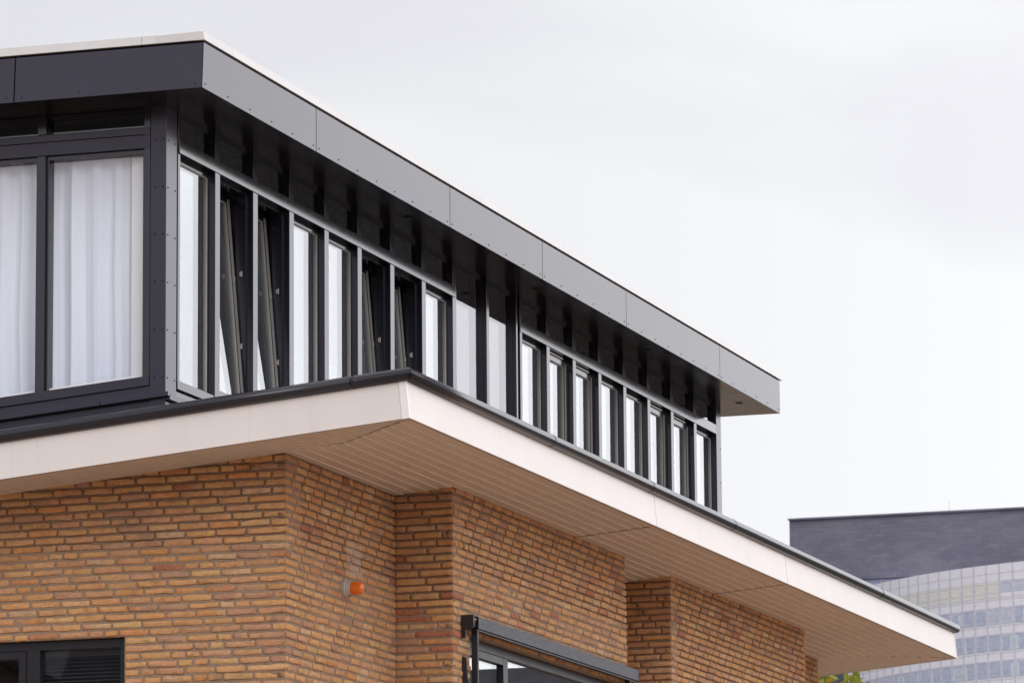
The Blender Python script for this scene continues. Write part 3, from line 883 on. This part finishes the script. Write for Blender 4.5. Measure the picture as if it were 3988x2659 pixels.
for a, b in SIDE_POSTS:
    f = MB(); ya, yb = prev + 0.001, a - 0.001
    for (p0, p1) in ((ya, ya + 0.016), (yb - 0.016, yb)):
        f.hexa([(x, y, z) for x in (X1 + 0.03, X1 + 0.12) for y in (p0, p1) for z in (zfoot(y) + 0.069, ZR0 - 0.001)])
    f.box(X1 + 0.03, X1 + 0.12, ya + 0.016, yb - 0.016, ZR0 - 0.030, ZR0 - 0.001)
    w = build('window', f, M_frame, house)
    p = MB()
    for x in (X1 + 0.076, X1 + 0.092):
        p.poly([(x, y, z) for y, z in ((ya + 0.015, zfoot(ya + 0.015) + 0.07), (yb - 0.015, zfoot(yb - 0.015) + 0.07), (yb - 0.015, ZR0 - 0.029), (ya + 0.015, ZR0 - 0.029))])
    build('pane', p, M_glass_clear, w)
    s_ = MB(); s_.hexa([(x, y, zfoot(y) + up) for x in (X1 + 0.066, X1 + 0.074) for y in (ya + 0.016, yb - 0.016) for up in (0.066, 0.094)])
    build('glazing_bead', s_, M_white_sill, w)
    f = MB(); ya, yb = prev + 0.001, a - 0.004
    for (p0, p1) in ((ya, ya + 0.012), (yb - 0.012, yb)): f.box(X1 + 0.05, X1 + 0.12, p0, p1, 7.168 + H, ZC - 0.001)
    f.box(X1 + 0.05, X1 + 0.12, ya + 0.012, yb - 0.012, ZC - 0.03, ZC - 0.001)
    w = build('clerestory_window', f, M_frame, house)
    p = MB(); p.poly([(X1 + 0.075, y, z) for y, z in ((ya + 0.012, 7.168 + H), (yb - 0.012, 7.168 + H), (yb - 0.012, ZC - 0.03), (ya + 0.012, ZC - 0.03))])
    build('pane', p, M_glass, w)
    prev = b
q = MB(); q.box(X1, X1 + 0.2, 18.2, YEND, 4.5 + H, ZC); build('side_wall', q, M_panel, house)
q = MB(); q.box(U(14.155), U(14.355), Y1 + 0.15, YEND, 4.5 + H, ZC); build('side_wall', q, M_panel, house)
q = MB(); q.box(X1 + 0.2, U(14.155), YEND - 0.2, YEND, 4.5 + H, ZC); build('rear_wall', q, M_panel, house)
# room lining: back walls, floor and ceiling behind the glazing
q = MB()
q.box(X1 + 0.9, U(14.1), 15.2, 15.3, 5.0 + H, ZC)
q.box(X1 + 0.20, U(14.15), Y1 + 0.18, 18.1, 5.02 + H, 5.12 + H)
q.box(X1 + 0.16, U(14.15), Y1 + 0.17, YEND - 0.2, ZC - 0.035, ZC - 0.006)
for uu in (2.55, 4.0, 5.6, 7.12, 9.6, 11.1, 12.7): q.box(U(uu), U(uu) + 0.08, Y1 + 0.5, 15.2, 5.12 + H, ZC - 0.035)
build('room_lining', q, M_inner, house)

# ---- upper roof: dark soffit, fascia sheets, pale coping
FX0, FX1, FY = 30.132, 45.521, 11.894
FZ1 = 7.629 + H
TL = 0.026
q = MB(); q.box(FX0 + 0.06, FX1 - 0.012, FY + 0.012, YEND + 0.4, ZC + 0.006, 7.66 + H); build('roof_core', q, M_black, house)
JX = [32.379, 35.415, 37.814, 40.254, 43.324]
xs = [FX0 + 0.012] + JX + [FX1]
for i in range(6):
    a, b = xs[i] + (0.003 if i else 0), xs[i + 1] - 0.003
    q = MB(); q.box(a, b, FY + 0.004, Y1 + 0.03, ZC - 0.0005, ZC + 0.005)
    build('soffit_sheet', q, M_soffit_dark, house)
q = MB(); q.box(U(14.356), FX1, Y1 + 0.031, YEND + 0.3, ZC - 0.0005, ZC + 0.005); build('soffit_sheet', q, M_soffit_dark, house)
ys_ = [Y1 + 0.031, 13.292, 15.7, 18.1, YEND + 0.3]
for i in range(4):
    q = MB(); q.box(FX0 + 0.012, X1 + 0.03, ys_[i] + 0.002, ys_[i + 1] - 0.002, ZC - 0.0005, ZC + 0.005); build('soffit_sheet', q, M_soffit_dark, house)
def screw(o, ax, parent): return rivet('screw', o, ax, parent, 0.0050)
for i in range(6):
    a, b = FX0 if i == 0 else xs[i] + 0.006, xs[i + 1] - (0.006 if i < 5 else 0)
    q = MB()
    d0 = TL if i == 0 else 0.0
    q.hexa([(a, FY, ZC), (a + d0, FY, FZ1), (a, FY + 0.008, ZC), (a + d0, FY + 0.008, FZ1), (b, FY, ZC), (b, FY, FZ1), (b, FY + 0.008, ZC), (b, FY + 0.008, FZ1)])
    p = build('fascia_sheet', q, M_panel, house)
    n = max(3, round((b - a - 0.10) / 0.43))
    for k in range(n + 1): screw((a + 0.055 + (b - a - 0.11) * k / n, FY, ZC + 0.033), (0, -1, 0), p)
ysf = [FY + 0.003, 13.290, 15.7, 18.1, YEND + 0.4]
for i in range(4):
    a, b = ysf[i] + (0.005 if i else 0.0), ysf[i + 1] - 0.005
    q = MB()
    q.hexa([(FX0, a, ZC), (FX0 + TL, a, FZ1), (FX0, b, ZC), (FX0 + TL, b, FZ1), (FX0 + 0.008, a, ZC), (FX0 + TL + 0.008, a, FZ1), (FX0 + 0.008, b, ZC), (FX0 + TL + 0.008, b, FZ1)])
    p = build('fascia_sheet', q, M_panel, house)
    n = max(3, round((b - a - 0.10) / 0.43))
    for k in range(n + 1): screw((FX0 + TL * 0.1, a + 0.052 + (b - a - 0.104) * k / n, ZC + 0.033), (-1, 0, 0), p)
for xj in JX:
    q = MB(); q.box(xj - 0.006, xj + 0.006, FY + 0.0015, FY + 0.007, ZC + 0.001, FZ1); build('joint_seal', q, M_black, house)
q = MB(); q.box(FX1 - 0.008, FX1, FY + 0.009, YEND + 0.4, ZC, FZ1); build('fascia_sheet', q, M_panel, house)
CZ0, CZ1 = 7.649 + H, 7.708 + H
CJ = [30.155, 30.696, 32.5, 34.253, 35.754, 38.300, 40.857, 43.443, 45.118, 45.612]
for i in range(len(CJ) - 1):
    a, b = CJ[i] + (0.0015 if i else 0), CJ[i + 1] - (0.0015 if i < 8 else 0)
    q = MB(); q.extrude([(a, FY - 0.006, CZ0), (a, FY + 0.34, CZ0), (a, FY + 0.34, CZ1 - 0.006), (a, FY + 0.05, CZ1), (a, FY + 0.004, CZ1)], (b - a, 0, 0))
    build('coping', q, M_cap, house)
CY = [FY + 0.34, 12.354, 14.85, 17.4, YEND + 0.4]
for i in range(4):
    a, b = CY[i] + 0.0015, CY[i + 1] - 0.0015
    q = MB(); q.extrude([(30.155, a, CZ0), (30.45, a, CZ0), (30.45, a, CZ1 - 0.006), (30.21, a, CZ1), (30.165, a, CZ1)], (0, b - a, 0))
    build('coping', q, M_cap, house)
q = MB(); q.extrude([(45.612, FY + 0.345, CZ0), (45.3, FY + 0.345, CZ0), (45.3, FY + 0.345, CZ1 - 0.006), (45.602, FY + 0.345, CZ1)], (0, YEND - FY, 0)); build('coping', q, M_cap, house)
q = MB(); q.box(30.47, 45.28, FY + 0.36, YEND + 0.3, 7.62 + H, 7.672 + H); build('roof_surface', q, M_roof, house)
# recessed spots in the dark soffit
for x, y in ((44.735, 12.095), (41.467, 12.06), (38.2, 12.06), (34.9, 12.06)):
    q = MB(); q.lathe((x, y, ZC - 0.004), (0, 0, 1), [(0.0, 0.036), (0.003, 0.036)], 20)
    s_ = build('soffit_spot', q, M_black, house)
# ---- windows of the brick storey
wx = X0 + 0.05
def sheets_yz(mb, x, ya, yb, za, zb):
    for xx in (x, x + 0.016): mb.poly([(xx, ya, za), (xx, yb, za), (xx, yb, zb), (xx, ya, zb)])
def frame_yz(mb, x0, x1, ya, yb, za, zb, w):
    mb.box(x0, x1, ya, ya + w, za, zb); mb.box(x0, x1, yb - w, yb, za, zb)
    mb.box(x0, x1, ya + w, yb - w, zb - w, zb); mb.box(x0, x1, ya + w, yb - w, za, za + w)
f = MB(); zt, zb_ = 3.613 + H, 2.765 + H
f.box(wx, wx + 0.10, 12.571, 12.624, zb_, zt); f.box(wx, wx + 0.10, 15.85, 15.899, zb_, zt)
f.box(wx, wx + 0.10, 12.624, 15.85, zt - 0.060, zt); f.box(wx, wx + 0.10, 12.624, 15.85, zb_, zb_ + 0.07)
f.box(wx, wx + 0.10, 13.218, 13.318, zb_ + 0.07, zt - 0.060); f.box(wx, wx + 0.10, 14.20, 14.30, zb_ + 0.07, zt - 0.060)
lw = build('window', f, M_frame_low, house, bevel=0.002)
p = MB(); sheets_yz(p, wx + 0.045, 12.624, 13.218, zb_ + 0.07, zt - 0.060); build('pane', p, M_glass_low, lw)
p = MB(); sheets_yz(p, wx + 0.045, 14.30, 15.85, zb_ + 0.07, zt - 0.060); build('pane', p, M_glass_low, lw)
sm = MB(); frame_yz(sm, wx - 0.012, wx + 0.06, 13.316, 14.202, zb_ + 0.066, zt - 0.064, 0.052); build('sash', sm, M_frame_low, lw, bevel=0.003)
p = MB(); sheets_yz(p, wx + 0.02, 13.368, 14.15, zb_ + 0.118, zt - 0.116); build('pane', p, M_glass_low, lw)
wy = Y2 + 0.06
f = MB(); zt2 = 3.826 + H
f.box(33.061, 33.14, wy, wy + 0.10, zb_, zt2); f.box(36.64, 36.719, wy, wy + 0.10, zb_, zt2)
f.box(33.14, 36.64, wy, wy + 0.10, zt2 - 0.066, zt2); f.box(33.14, 36.64, wy, wy + 0.10, zb_, zb_ + 0.07)
f.box(34.050, 34.130, wy, wy + 0.10, zb_ + 0.07, zt2 - 0.066)
rw = build('window', f, M_frame_low, house, bevel=0.002)
p = MB(); sheets_xz(p, 34.13, 36.64, wy + 0.03, zb_ + 0.07, zt2 - 0.066); build('pane', p, M_glass_low, rw)
sm = MB(); ring_xz(sm, 33.138, 34.052, zb_ + 0.066, zt2 - 0.070, 0.056, wy - 0.008, wy + 0.06); build('sash', sm, M_frame_low, rw, bevel=0.003)
p = MB(); sheets_xz(p, 33.193, 33.997, wy + 0.02, zb_ + 0.122, zt2 - 0.126); build('pane', p, M_glass_low, rw)
q = MB(); q.box(X0 - 0.03, X0 + 0.05, 12.55, 15.92, 2.72 + H, 2.763 + H); build('window_sill', q, M_roof, house)
q = MB(); q.box(33.04, 36.74, Y2 - 0.03, Y2 + 0.06, 2.72 + H, 2.763 + H); build('window_sill', q, M_roof, house)
# dark rooms behind them
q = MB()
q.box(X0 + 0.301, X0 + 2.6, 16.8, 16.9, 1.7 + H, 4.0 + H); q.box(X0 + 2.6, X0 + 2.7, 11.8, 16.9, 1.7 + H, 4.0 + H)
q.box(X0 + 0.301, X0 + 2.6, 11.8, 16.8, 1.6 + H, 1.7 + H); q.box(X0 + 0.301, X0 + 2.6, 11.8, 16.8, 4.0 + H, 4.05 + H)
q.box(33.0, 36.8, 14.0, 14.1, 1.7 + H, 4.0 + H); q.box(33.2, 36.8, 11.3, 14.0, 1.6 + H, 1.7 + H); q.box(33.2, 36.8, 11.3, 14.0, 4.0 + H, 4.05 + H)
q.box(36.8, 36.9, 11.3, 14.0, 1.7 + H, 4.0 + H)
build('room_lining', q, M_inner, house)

# ------------------------------------------------------------------ things that hang on or in the house
# curtains behind the short side of the upper storey
def curtain(ya, yb, x, label, folds, seed, flat=None):
    r = random.Random(seed)
    t = thing('curtain', (x, (ya + yb) / 2, 5.3 + H), label, 'curtain', 'sheer curtains behind the upper glazing')
    mb = MB(); n = 160
    ph = [r.random() * 6.28 for _ in range(4)]
    def off(s):
        k = s * folds * 2 * math.pi
        return 0.034 * math.sin(k + ph[0]) + 0.008 * math.sin(1.7 * k + ph[1]) + 0.003 * math.sin(3.3 * k + ph[2])
    zt_, rows = 7.02 + H, 7
    idx = []
    for j in range(rows):
        v = j / (rows - 1)
        for i in range(n + 1):
            s = i / n; y = ya + (yb - ya) * s
            zlo = zfoot(y) + 0.05
            mb.v.append((x + off(s) * (0.55 + 0.45 * (1 - v)) + 0.006 * math.sin(9 * v + 5 * s), y + 0.01 * math.sin(6 * v + ph[3]) * (1 - v), zlo + (zt_ - zlo) * v))
    for j in range(rows - 1):
        for i in range(n):
            a = j * (n + 1) + i
            mb.f.append((a, a + 1, a + n + 2, a + n + 1)); mb.m.append(0)
    build('cloth', mb, M_curtain, t, smooth=True)
    hm = MB(); hm.hexa([(x - 0.028 + dx, y, zz) for dx in (0.0, 0.05) for y in (ya, yb) for zz in (7.015 + H, 7.055 + H)])
    build('curtain_rail', hm, M_white_sill, t)
    return t
curtain(12.645, 13.27, X1 + 0.155, 'sheer white curtain behind the pane next to the dark corner column', 3.6, 3)
curtain(13.24, 14.09, X1 + 0.155, 'sheer white curtain behind the second pane from the corner column', 5.2, 9)
# flat white lining strip between curtain and corner
q = MB(); q.box(X1 + 0.122, X1 + 0.132, 12.497, 12.635, 5.30 + H, 7.02 + H)
build('window_lining', q, M_white_sill, house)

# curtain that shows in the last open window of the left group
t = thing('curtain', (U(5.2), Y1 + 0.45, 5.3 + H), 'gathered pale curtain inside the tilted window nearest the eaves corner', 'curtain')
mb = MB(); n = 60
for j in range(2):
    for i in range(n + 1):
        s = i / n
        mb.v.append((U(4.95) + 0.46 * s, Y1 + 0.34 + 0.03 * math.sin(s * 44) + 0.012 * math.sin(s * 91), (5.2, 6.86)[j] + H))
for i in range(n): mb.f.append((i, i + 1, n + 2 + i, n + 1 + i)); mb.m.append(0)
build('cloth', mb, M_curtain, t, smooth=True)
q = MB(); q.box(U(4.9), U(5.44), Y1 + 0.33, Y1 + 0.36, 6.86 + H, 6.89 + H); build('curtain_rail', q, M_white_sill, t)

# venetian blind behind the lower left window
t = thing('venetian_blind', (wx + 0.16, 12.95, 2.3 + H), 'dark venetian blind behind the window in the short brick wall', 'blind')
q = MB()
for k in range(44):
    z = 3.50 + H - 0.026 * k
    q.hexa([(x, y, z + dz + (0.010 if x > wx + 0.14 else 0)) for x in (wx + 0.13, wx + 0.153) for y in (12.60, 13.26) for dz in (0, 0.0012)])
M_slat = painted('blind_slat', (0.17, 0.16, 0.17), 0.4)
build('slats', q, M_slat, t)
q = MB(); q.box(wx + 0.125, wx + 0.158, 12.60, 13.26, 3.515 + H, 3.55 + H); build('head_rail', q, M_slat, t)

# amber beacon
bx, bz = 31.602, 4.022 + H
t = thing('warning_beacon', (bx, Y0, bz), 'amber flashing beacon on a pale grey base on the brick wall', 'beacon')
q = MB(); q.lathe((bx, Y0 + 0.02, bz), (0, -1, -0.02), [(0, 0.060), (0.040, 0.060), (0.043, 0.056), (0.044, 0.0555), (0.075, 0.050), (0.080, 0.045)], 32)
build('base', q, M_beacon_base, t, smooth=False)
q = MB(); q.lathe((bx, Y0 - 0.056, bz - 0.002), (0, -1, -0.02), [(0, 0.047), (0.012, 0.0475), (0.060, 0.0425), (0.074, 0.040), (0.083, 0.034), (0.087, 0.022), (0.088, 0.006)], 32)
build('amber_lens', q, M_amber, t, smooth=True)
q = MB(); q.box(bx - 0.002, bx + 0.002, Y0 - 0.052, Y0 - 0.028, bz - 0.058, bz - 0.044); build('clip', q, M_bracket, t)

# roller sunscreen over the window of the projecting bay
sx0, sx1, sy = 32.853, 37.015, 10.875
sz0, sz1 = 3.860 + H, 3.948 + H
t = thing('roller_sunscreen', (sx0, Y2, sz0), 'long dark grey roller sunscreen box over the window in the brick bay', 'sunscreen')
q = MB(); q.box(sx0 + 0.117, sx1, sy, sy + 0.006, sz0, sz1); q.box(sx0 + 0.02, sx1 - 0.002, sy + 0.007, Y2 - 0.012, sz1 - 0.006, sz1)
q.box(sx0 + 0.02, sx1 - 0.002, sy + 0.04, Y2 - 0.012, sz0 + 0.001, sz0 + 0.006); q.box(sx0 + 0.02, sx1 - 0.002, Y2 - 0.012, Y2 - 0.008, sz0, sz1 - 0.007)
build('casing', q, M_screen, t, bevel=0.002)
q = MB(); q.box(sx0, sx0 + 0.018, sy, Y2 - 0.006, sz0 - 0.002, sz1 + 0.003); build('end_plate', q, M_bracket, t, bevel=0.002)
q = MB(); q.box(sx1 + 0.001, sx1 + 0.014, sy - 0.001, Y2 - 0.006, sz0 - 0.002, sz1 + 0.003); build('end_plate', q, M_screen, t, bevel=0.002)
q = MB(); q.lathe((sx0 + 0.02, (sy + Y2) / 2, (sz0 + sz1) / 2 + 0.004), (1, 0, 0), [(0, 0.034), (sx1 - sx0 - 0.04, 0.034)], 24); build('fabric_roll', q, M_bracket, t, smooth=False)
q = MB(); q.lathe((sx0 + 0.0205, sy + 0.016, sz1 - 0.022), (1, 0, 0), [(0, 0.004), (0.09, 0.004)], 12); build('spindle', q, M_metal, t)
q = MB(); q.box(sx0 + 0.12, sx1 - 0.02, sy + 0.012, sy + 0.034, sz0 - 0.012, sz0 - 0.001); build('bottom_bar', q, M_bracket, t)
for gx in (32.995, 36.845):
    q = MB(); q.box(gx, gx + 0.03, 10.897, 10.939, 2.72 + H, sz0 - 0.002); build('guide_rail', q, M_bracket, t, bevel=0.002)
    q = MB(); q.box(gx + 0.001, gx + 0.029, 10.8925, 10.8965, 2.72 + H, sz0 - 0.002); build('guide_cover', q, M_screen, t)
q = MB(); q.box(sx0 + 0.0, sx0 + 0.012, 10.936, Y2 - 0.004, 3.783 + H, sz0 - 0.003); build('wall_bracket', q, M_bracket, t)
q = MB()                                    # hinged side arm against the wall
q.extrude([(32.885, 10.975, 2.9 + H), (32.885, 10.975, 3.660 + H), (32.885, 10.944, 3.645 + H), (32.885, 10.936, 3.50 + H), (32.885, 10.905, 3.42 + H), (32.885, 10.900, 2.9 + H)], (0.02, 0, 0))
build('side_arm', q, M_bracket, t)

# ------------------------------------------------------------------ tree behind the far end
def tree(name, loc, label, height, seed, tips, crown):
    r = random.Random(seed)
    t = thing(name, loc, label, 'tree')
    L = Vector(loc)
    br = MB()
    def limb(p, q, r0, r1, k=5):
        p, q = Vector(p), Vector(q); R_ = []
        ax = (q - p).normalized(); u = ax.orthogonal().normalized(); w = ax.cross(u)
        bend = Vector((r.gauss(0, 1), r.gauss(0, 1), 0)) * (q - p).length * 0.05
        pts = []
        for i in range(k + 1):
            s = i / k; c = p.lerp(q, s) + bend * math.sin(math.pi * s); rr = r0 + (r1 - r0) * s
            R_.append([c + (u * math.cos(a) + w * math.sin(a)) * rr for a in [2 * math.pi * j / 8 for j in range(8)]]); pts.append(c)
        br.rings(R_)
        return pts
    top = L + Vector((0, 0, height * 0.55))
    limb(L, top, 0.11, 0.07, 6)
    lv = []; lf = []; lc = []
    def leaf(c, d, size):
        d = d.normalized(); s = d.orthogonal().normalized()
        s = (Matrix.Rotation(r.random() * 6.28, 3, d) @ s).normalized(); n = d.cross(s)
        w = size * 0.21; b = len(lv)
        prof = [(0.0, 0.08), (0.22, 0.75), (0.5, 1.0), (0.78, 0.62), (1.0, 0.02)]
        droop = Vector((0, 0, -1))
        for f_, ww in prof:
            c_ = c + d * size * f_ + droop * size * 0.28 * f_ * f_
            for e in (-1, 0, 1): lv.append(c_ + s * w * ww * e + n * (abs(e) * w * ww * 0.35))
        g = r.random()
        base = [(0.40, 0.42, 0.05), (0.32, 0.37, 0.05), (0.20, 0.25, 0.04), (0.52, 0.50, 0.10), (0.08, 0.10, 0.03)][r.choices(range(5), (4, 4, 3, 2, 2))[0]]
        if r.random() < 0.03: base = (0.55, 0.33, 0.02)
        for i in range(4):
            for e in (0, 1):
                a = b + i * 3 + e
                lf.append((a, a + 1, a + 4, a + 3))
        lc.extend([tuple(v * (0.85 + 0.3 * g) for v in base)] * 15)
    for tip in tips:
        q = Vector(tip)
        p0 = top + Vector((0, 0, -height * 0.2 * r.random()))
        mid = p0.lerp(q, 0.6) + Vector((r.gauss(0, 0.12), r.gauss(0, 0.12), 0.05))
        limb(p0, mid, 0.035, 0.014); pts = limb(mid, q, 0.013, 0.003, 8)
        for i, c in enumerate(pts):
            for _ in range(8):
                d = Vector((r.gauss(0, 1), r.gauss(0, 1), r.gauss(-0.1, 0.6)))
                leaf(c + Vector((r.gauss(0, .015), r.gauss(0, .015), r.gauss(0, .03))), d, 0.10 + 0.05 * r.random())
    for _ in range(crown[4]):
        a = r.random() * 6.28; z = r.random() ** 0.7; rad = math.sqrt(r.random()) * crown[3] * math.sin(math.pi * (0.12 + 0.8 * z))
        c = Vector((crown[0] + rad * math.cos(a), crown[1] + rad * math.sin(a), crown[2][0] + (crown[2][1] - crown[2][0]) * z))
        leaf(c, Vector((r.gauss(0, 1), r.gauss(0, 1), r.gauss(-0.2, 0.6))), 0.10 + 0.05 * r.random())
    tr_o = build('trunk', br, M_bark, t, smooth=True)
    me = bpy.data.meshes.new('crown')
    me.from_pydata([tuple(v - L) for v in lv], [], lf); me.materials.append(M_leaf)
    at = me.color_attributes.new('tint', 'FLOAT_COLOR', 'POINT')
    at.data.foreach_set('color', np.array([(*c, 1) for c in lc], dtype=np.float32).reshape(-1))
    me.polygons.foreach_set('use_smooth', [True] * len(me.polygons)); me.update()
    o = bpy.data.objects.new('crown', me); COL.objects.link(o); o.parent = t
    return t
rr = random.Random(5)
tips = [(49.0, 12.36, 5.20 + H), (49.2, 12.06, 5.26 + H), (49.1, 12.43, 5.16 + H), (49.0, 12.12, 5.18 + H), (49.2, 12.40, 5.11 + H), (49.3, 12.08, 5.14 + H)]
for _ in range(18):
    a = rr.random() * 6.28; d = 0.4 + 1.0 * rr.random()
    tips.append((50.3 + d * math.cos(a), 12.95 + d * math.sin(a), 3.6 + 1.2 * rr.random() + H))
tree('young_tree', (50.2, 12.9, 0), 'young tree with yellow-green leaves showing below the far end of the eaves', 4.6 + H, 21, tips, (50.3, 12.95, (2.6 + H, 4.7 + H), 1.2, 1300))

# ------------------------------------------------------------------ far office tower
t = thing('office_tower', (620, 130, 0), 'distant pale office tower with a curved front under a dark slate box', 'office building')
q = MB(); q.box(600, 650, 60, 155.8, 74.48 + H, 82.4 + H)
build('slate_box', q, M_slate, t)
q = MB(); q.box(599.6, 600.0, 60, 155.9, 82.4 + H, 82.62 + H); build('roof_edge', q, M_slate, t)
for y, h in ((135.7, 2.1), (133.7, 1.2)):
    q = MB(); q.lathe((604, y, 82.4 + H), (0, 0, 1), [(0, 0.05), (h, 0.02)], 8); build('mast', q, M_tower_joint, t)
CXT, CYT, RT = 635.9, 99.1, 59.0
def tp(th, z, out=0.0): return (CXT - (RT + out) * math.cos(th), CYT + (RT + out) * math.sin(th), z)
dth = 2.05 / RT
i0, i1 = 2, 30
ZTOP = 73.40 + H
q = MB()
ths = [dth * i for i in range(i0 * 1, i1 + 1)]
for a, b in zip(ths[:-1], ths[1:]):
    q.poly([tp(a, 0), tp(b, 0), tp(b, ZTOP), tp(a, ZTOP)])
    q.poly([tp(a, ZTOP), tp(b, ZTOP), tp(b, ZTOP, -6), tp(a, ZTOP, -6)])
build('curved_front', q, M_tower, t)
# joints: uprights and floor bands
q = MB()
def slab(th0, th1, z0, z1, out, mi=0):
    q_ = [tp(th0, z0, out), tp(th1, z0, out), tp(th1, z1, out), tp(th0, z1, out)]
    return q_
for th in ths: q.poly(slab(th - 0.0013, th + 0.0013, 40, ZTOP, 0.03))
FLOOR = 3.27
fl_top = [ZTOP - 1.08 - 0.04 - FLOOR * k for k in range(9)]
for k in range(9):
    for dz in (0.0, -0.98):
        for a, b in zip(ths[:-1], ths[1:]): q.poly(slab(a, b, fl_top[k] + dz - 0.03, fl_top[k] + dz + 0.03, 0.025))
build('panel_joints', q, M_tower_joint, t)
r = random.Random(4)
for k in range(7):
    z1 = fl_top[k] - 1.0
    for i in range(i0 + 6, i1 - 1):  # bays
        a, b = dth * i + 0.0035, dth * (i + 1) - 0.0035
        w = MB()
        if k == 0:
            main = 4 if r.random() < 0.15 else 3
            if i < 13: main = 1
            sub, up = (3, 3) if main != 1 else (2, 2)
        else:
            main = r.choice((0, 0, 0, 1)); sub = main; up = 0
        w.poly(slab(a, b, z1 - 0.28, z1, 0.035), 3 if k == 0 and main != 1 else (6 if r.random() < 0.02 else (1 if r.random() < 0.3 else 0)))
        w.poly(slab(a, b, z1 - 1.42, z1 - 0.36, 0.035), main)
        w.poly(slab(a, b, z1 - 2.00, z1 - 1.48, 0.035), sub)
        if k and r.random() < 0.5:
            s = a + (b - a) * r.choice((0.0, 0.72)); 
            w.poly(slab(s, s + (b - a) * 0.28, z1 - 2.00, z1 - 0.36, 0.05), 5)
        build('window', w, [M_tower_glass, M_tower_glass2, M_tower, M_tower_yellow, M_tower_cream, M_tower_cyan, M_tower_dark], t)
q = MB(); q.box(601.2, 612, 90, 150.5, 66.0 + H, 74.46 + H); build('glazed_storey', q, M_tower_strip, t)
q = MB()
for k in range(30): q.box(601.0, 601.19, 92 + 2 * k, 92.22 + 2 * k, 66 + H, 74.44 + H)
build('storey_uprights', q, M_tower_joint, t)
q = MB(); q.box(616, 640, 149.5, 166, 0, 64.2 + H); build('side_wing', q, M_slate, t)

# ------------------------------------------------------------------ houses across the street, reflected in lower panes; unseen terraces added to block low sky
M_nb = painted('neighbour_brick', (0.19, 0.13, 0.10), 0.9, var=0.2)
M_tile = painted('neighbour_tile', (0.05, 0.05, 0.06), 0.7, var=0.2)
def gable_house(loc, w, d, hw, hr, rz, label):
    t = thing('neighbour_house', loc, label, 'house', 'houses across the street')
    L = Vector(loc); R3 = Matrix.Rotation(rz, 3, 'Z')
    def T(m): m.v = [tuple(L + R3 @ Vector(p)) for p in m.v]; return m
    m = MB(); m.extrude([(-w / 2, -d / 2, 0), (-w / 2, d / 2, 0), (-w / 2, d / 2, hw), (-w / 2, 0, hr), (-w / 2, -d / 2, hw)], (w, 0, 0)); build('wall', T(m), M_nb, t)
    m = MB()
    for s in (-1, 1):
        m.hexa([(x, y, z + e) for x in (-w / 2 - 0.3, w / 2 + 0.3) for (y, z) in ((s * (d / 2 + 0.4), hw - 0.35), (0, hr + 0.02)) for e in (0.02, 0.2)])
    rf = build('roof', T(m), M_tile, t)
    m = MB(); m.box(-w / 4, -w / 4 + 0.9, 0.3, 1.0, hr - 1.0, hr + 1.1); build('chimney', T(m), M_nb, rf)
    for k in range(int(w // 3)):
        for z in (1.0, 4.0):
            for s in (-1, 1):
                m = MB(); x = -w / 2 + 1.0 + 3 * k; y = s * (d / 2 + 0.02)
                m.box(x, x + 1.4, min(y, y - s * 0.05), max(y, y - s * 0.05), z, z + 1.5)
                build('window', T(m), M_tower_glass, t)
gable_house((88, -14, 0), 26, 11, 7.0, 10.95, math.radians(90), 'dark brick house with a tiled gable roof beyond the far end of the street')
gable_house((-34, 24.0, 0), 30.4, 10, 9.0, 15.0, math.radians(90), 'tall brick house with a tiled gable roof behind the camera')
gable_house((-46, 48.0, 0), 12, 11.6, 12.25, 14.6, 0.0, 'brick house with its gable end turned sideways behind the camera')
gable_house((30, -44, 0), 66, 10, 6.0, 9.5, 0.0, 'unseen brick terrace added across the street to block low sky light')
gable_house((-20, -4, 0), 34, 10, 9.0, 14.5, math.radians(90), 'unseen brick terrace added behind the camera to block low sky light')
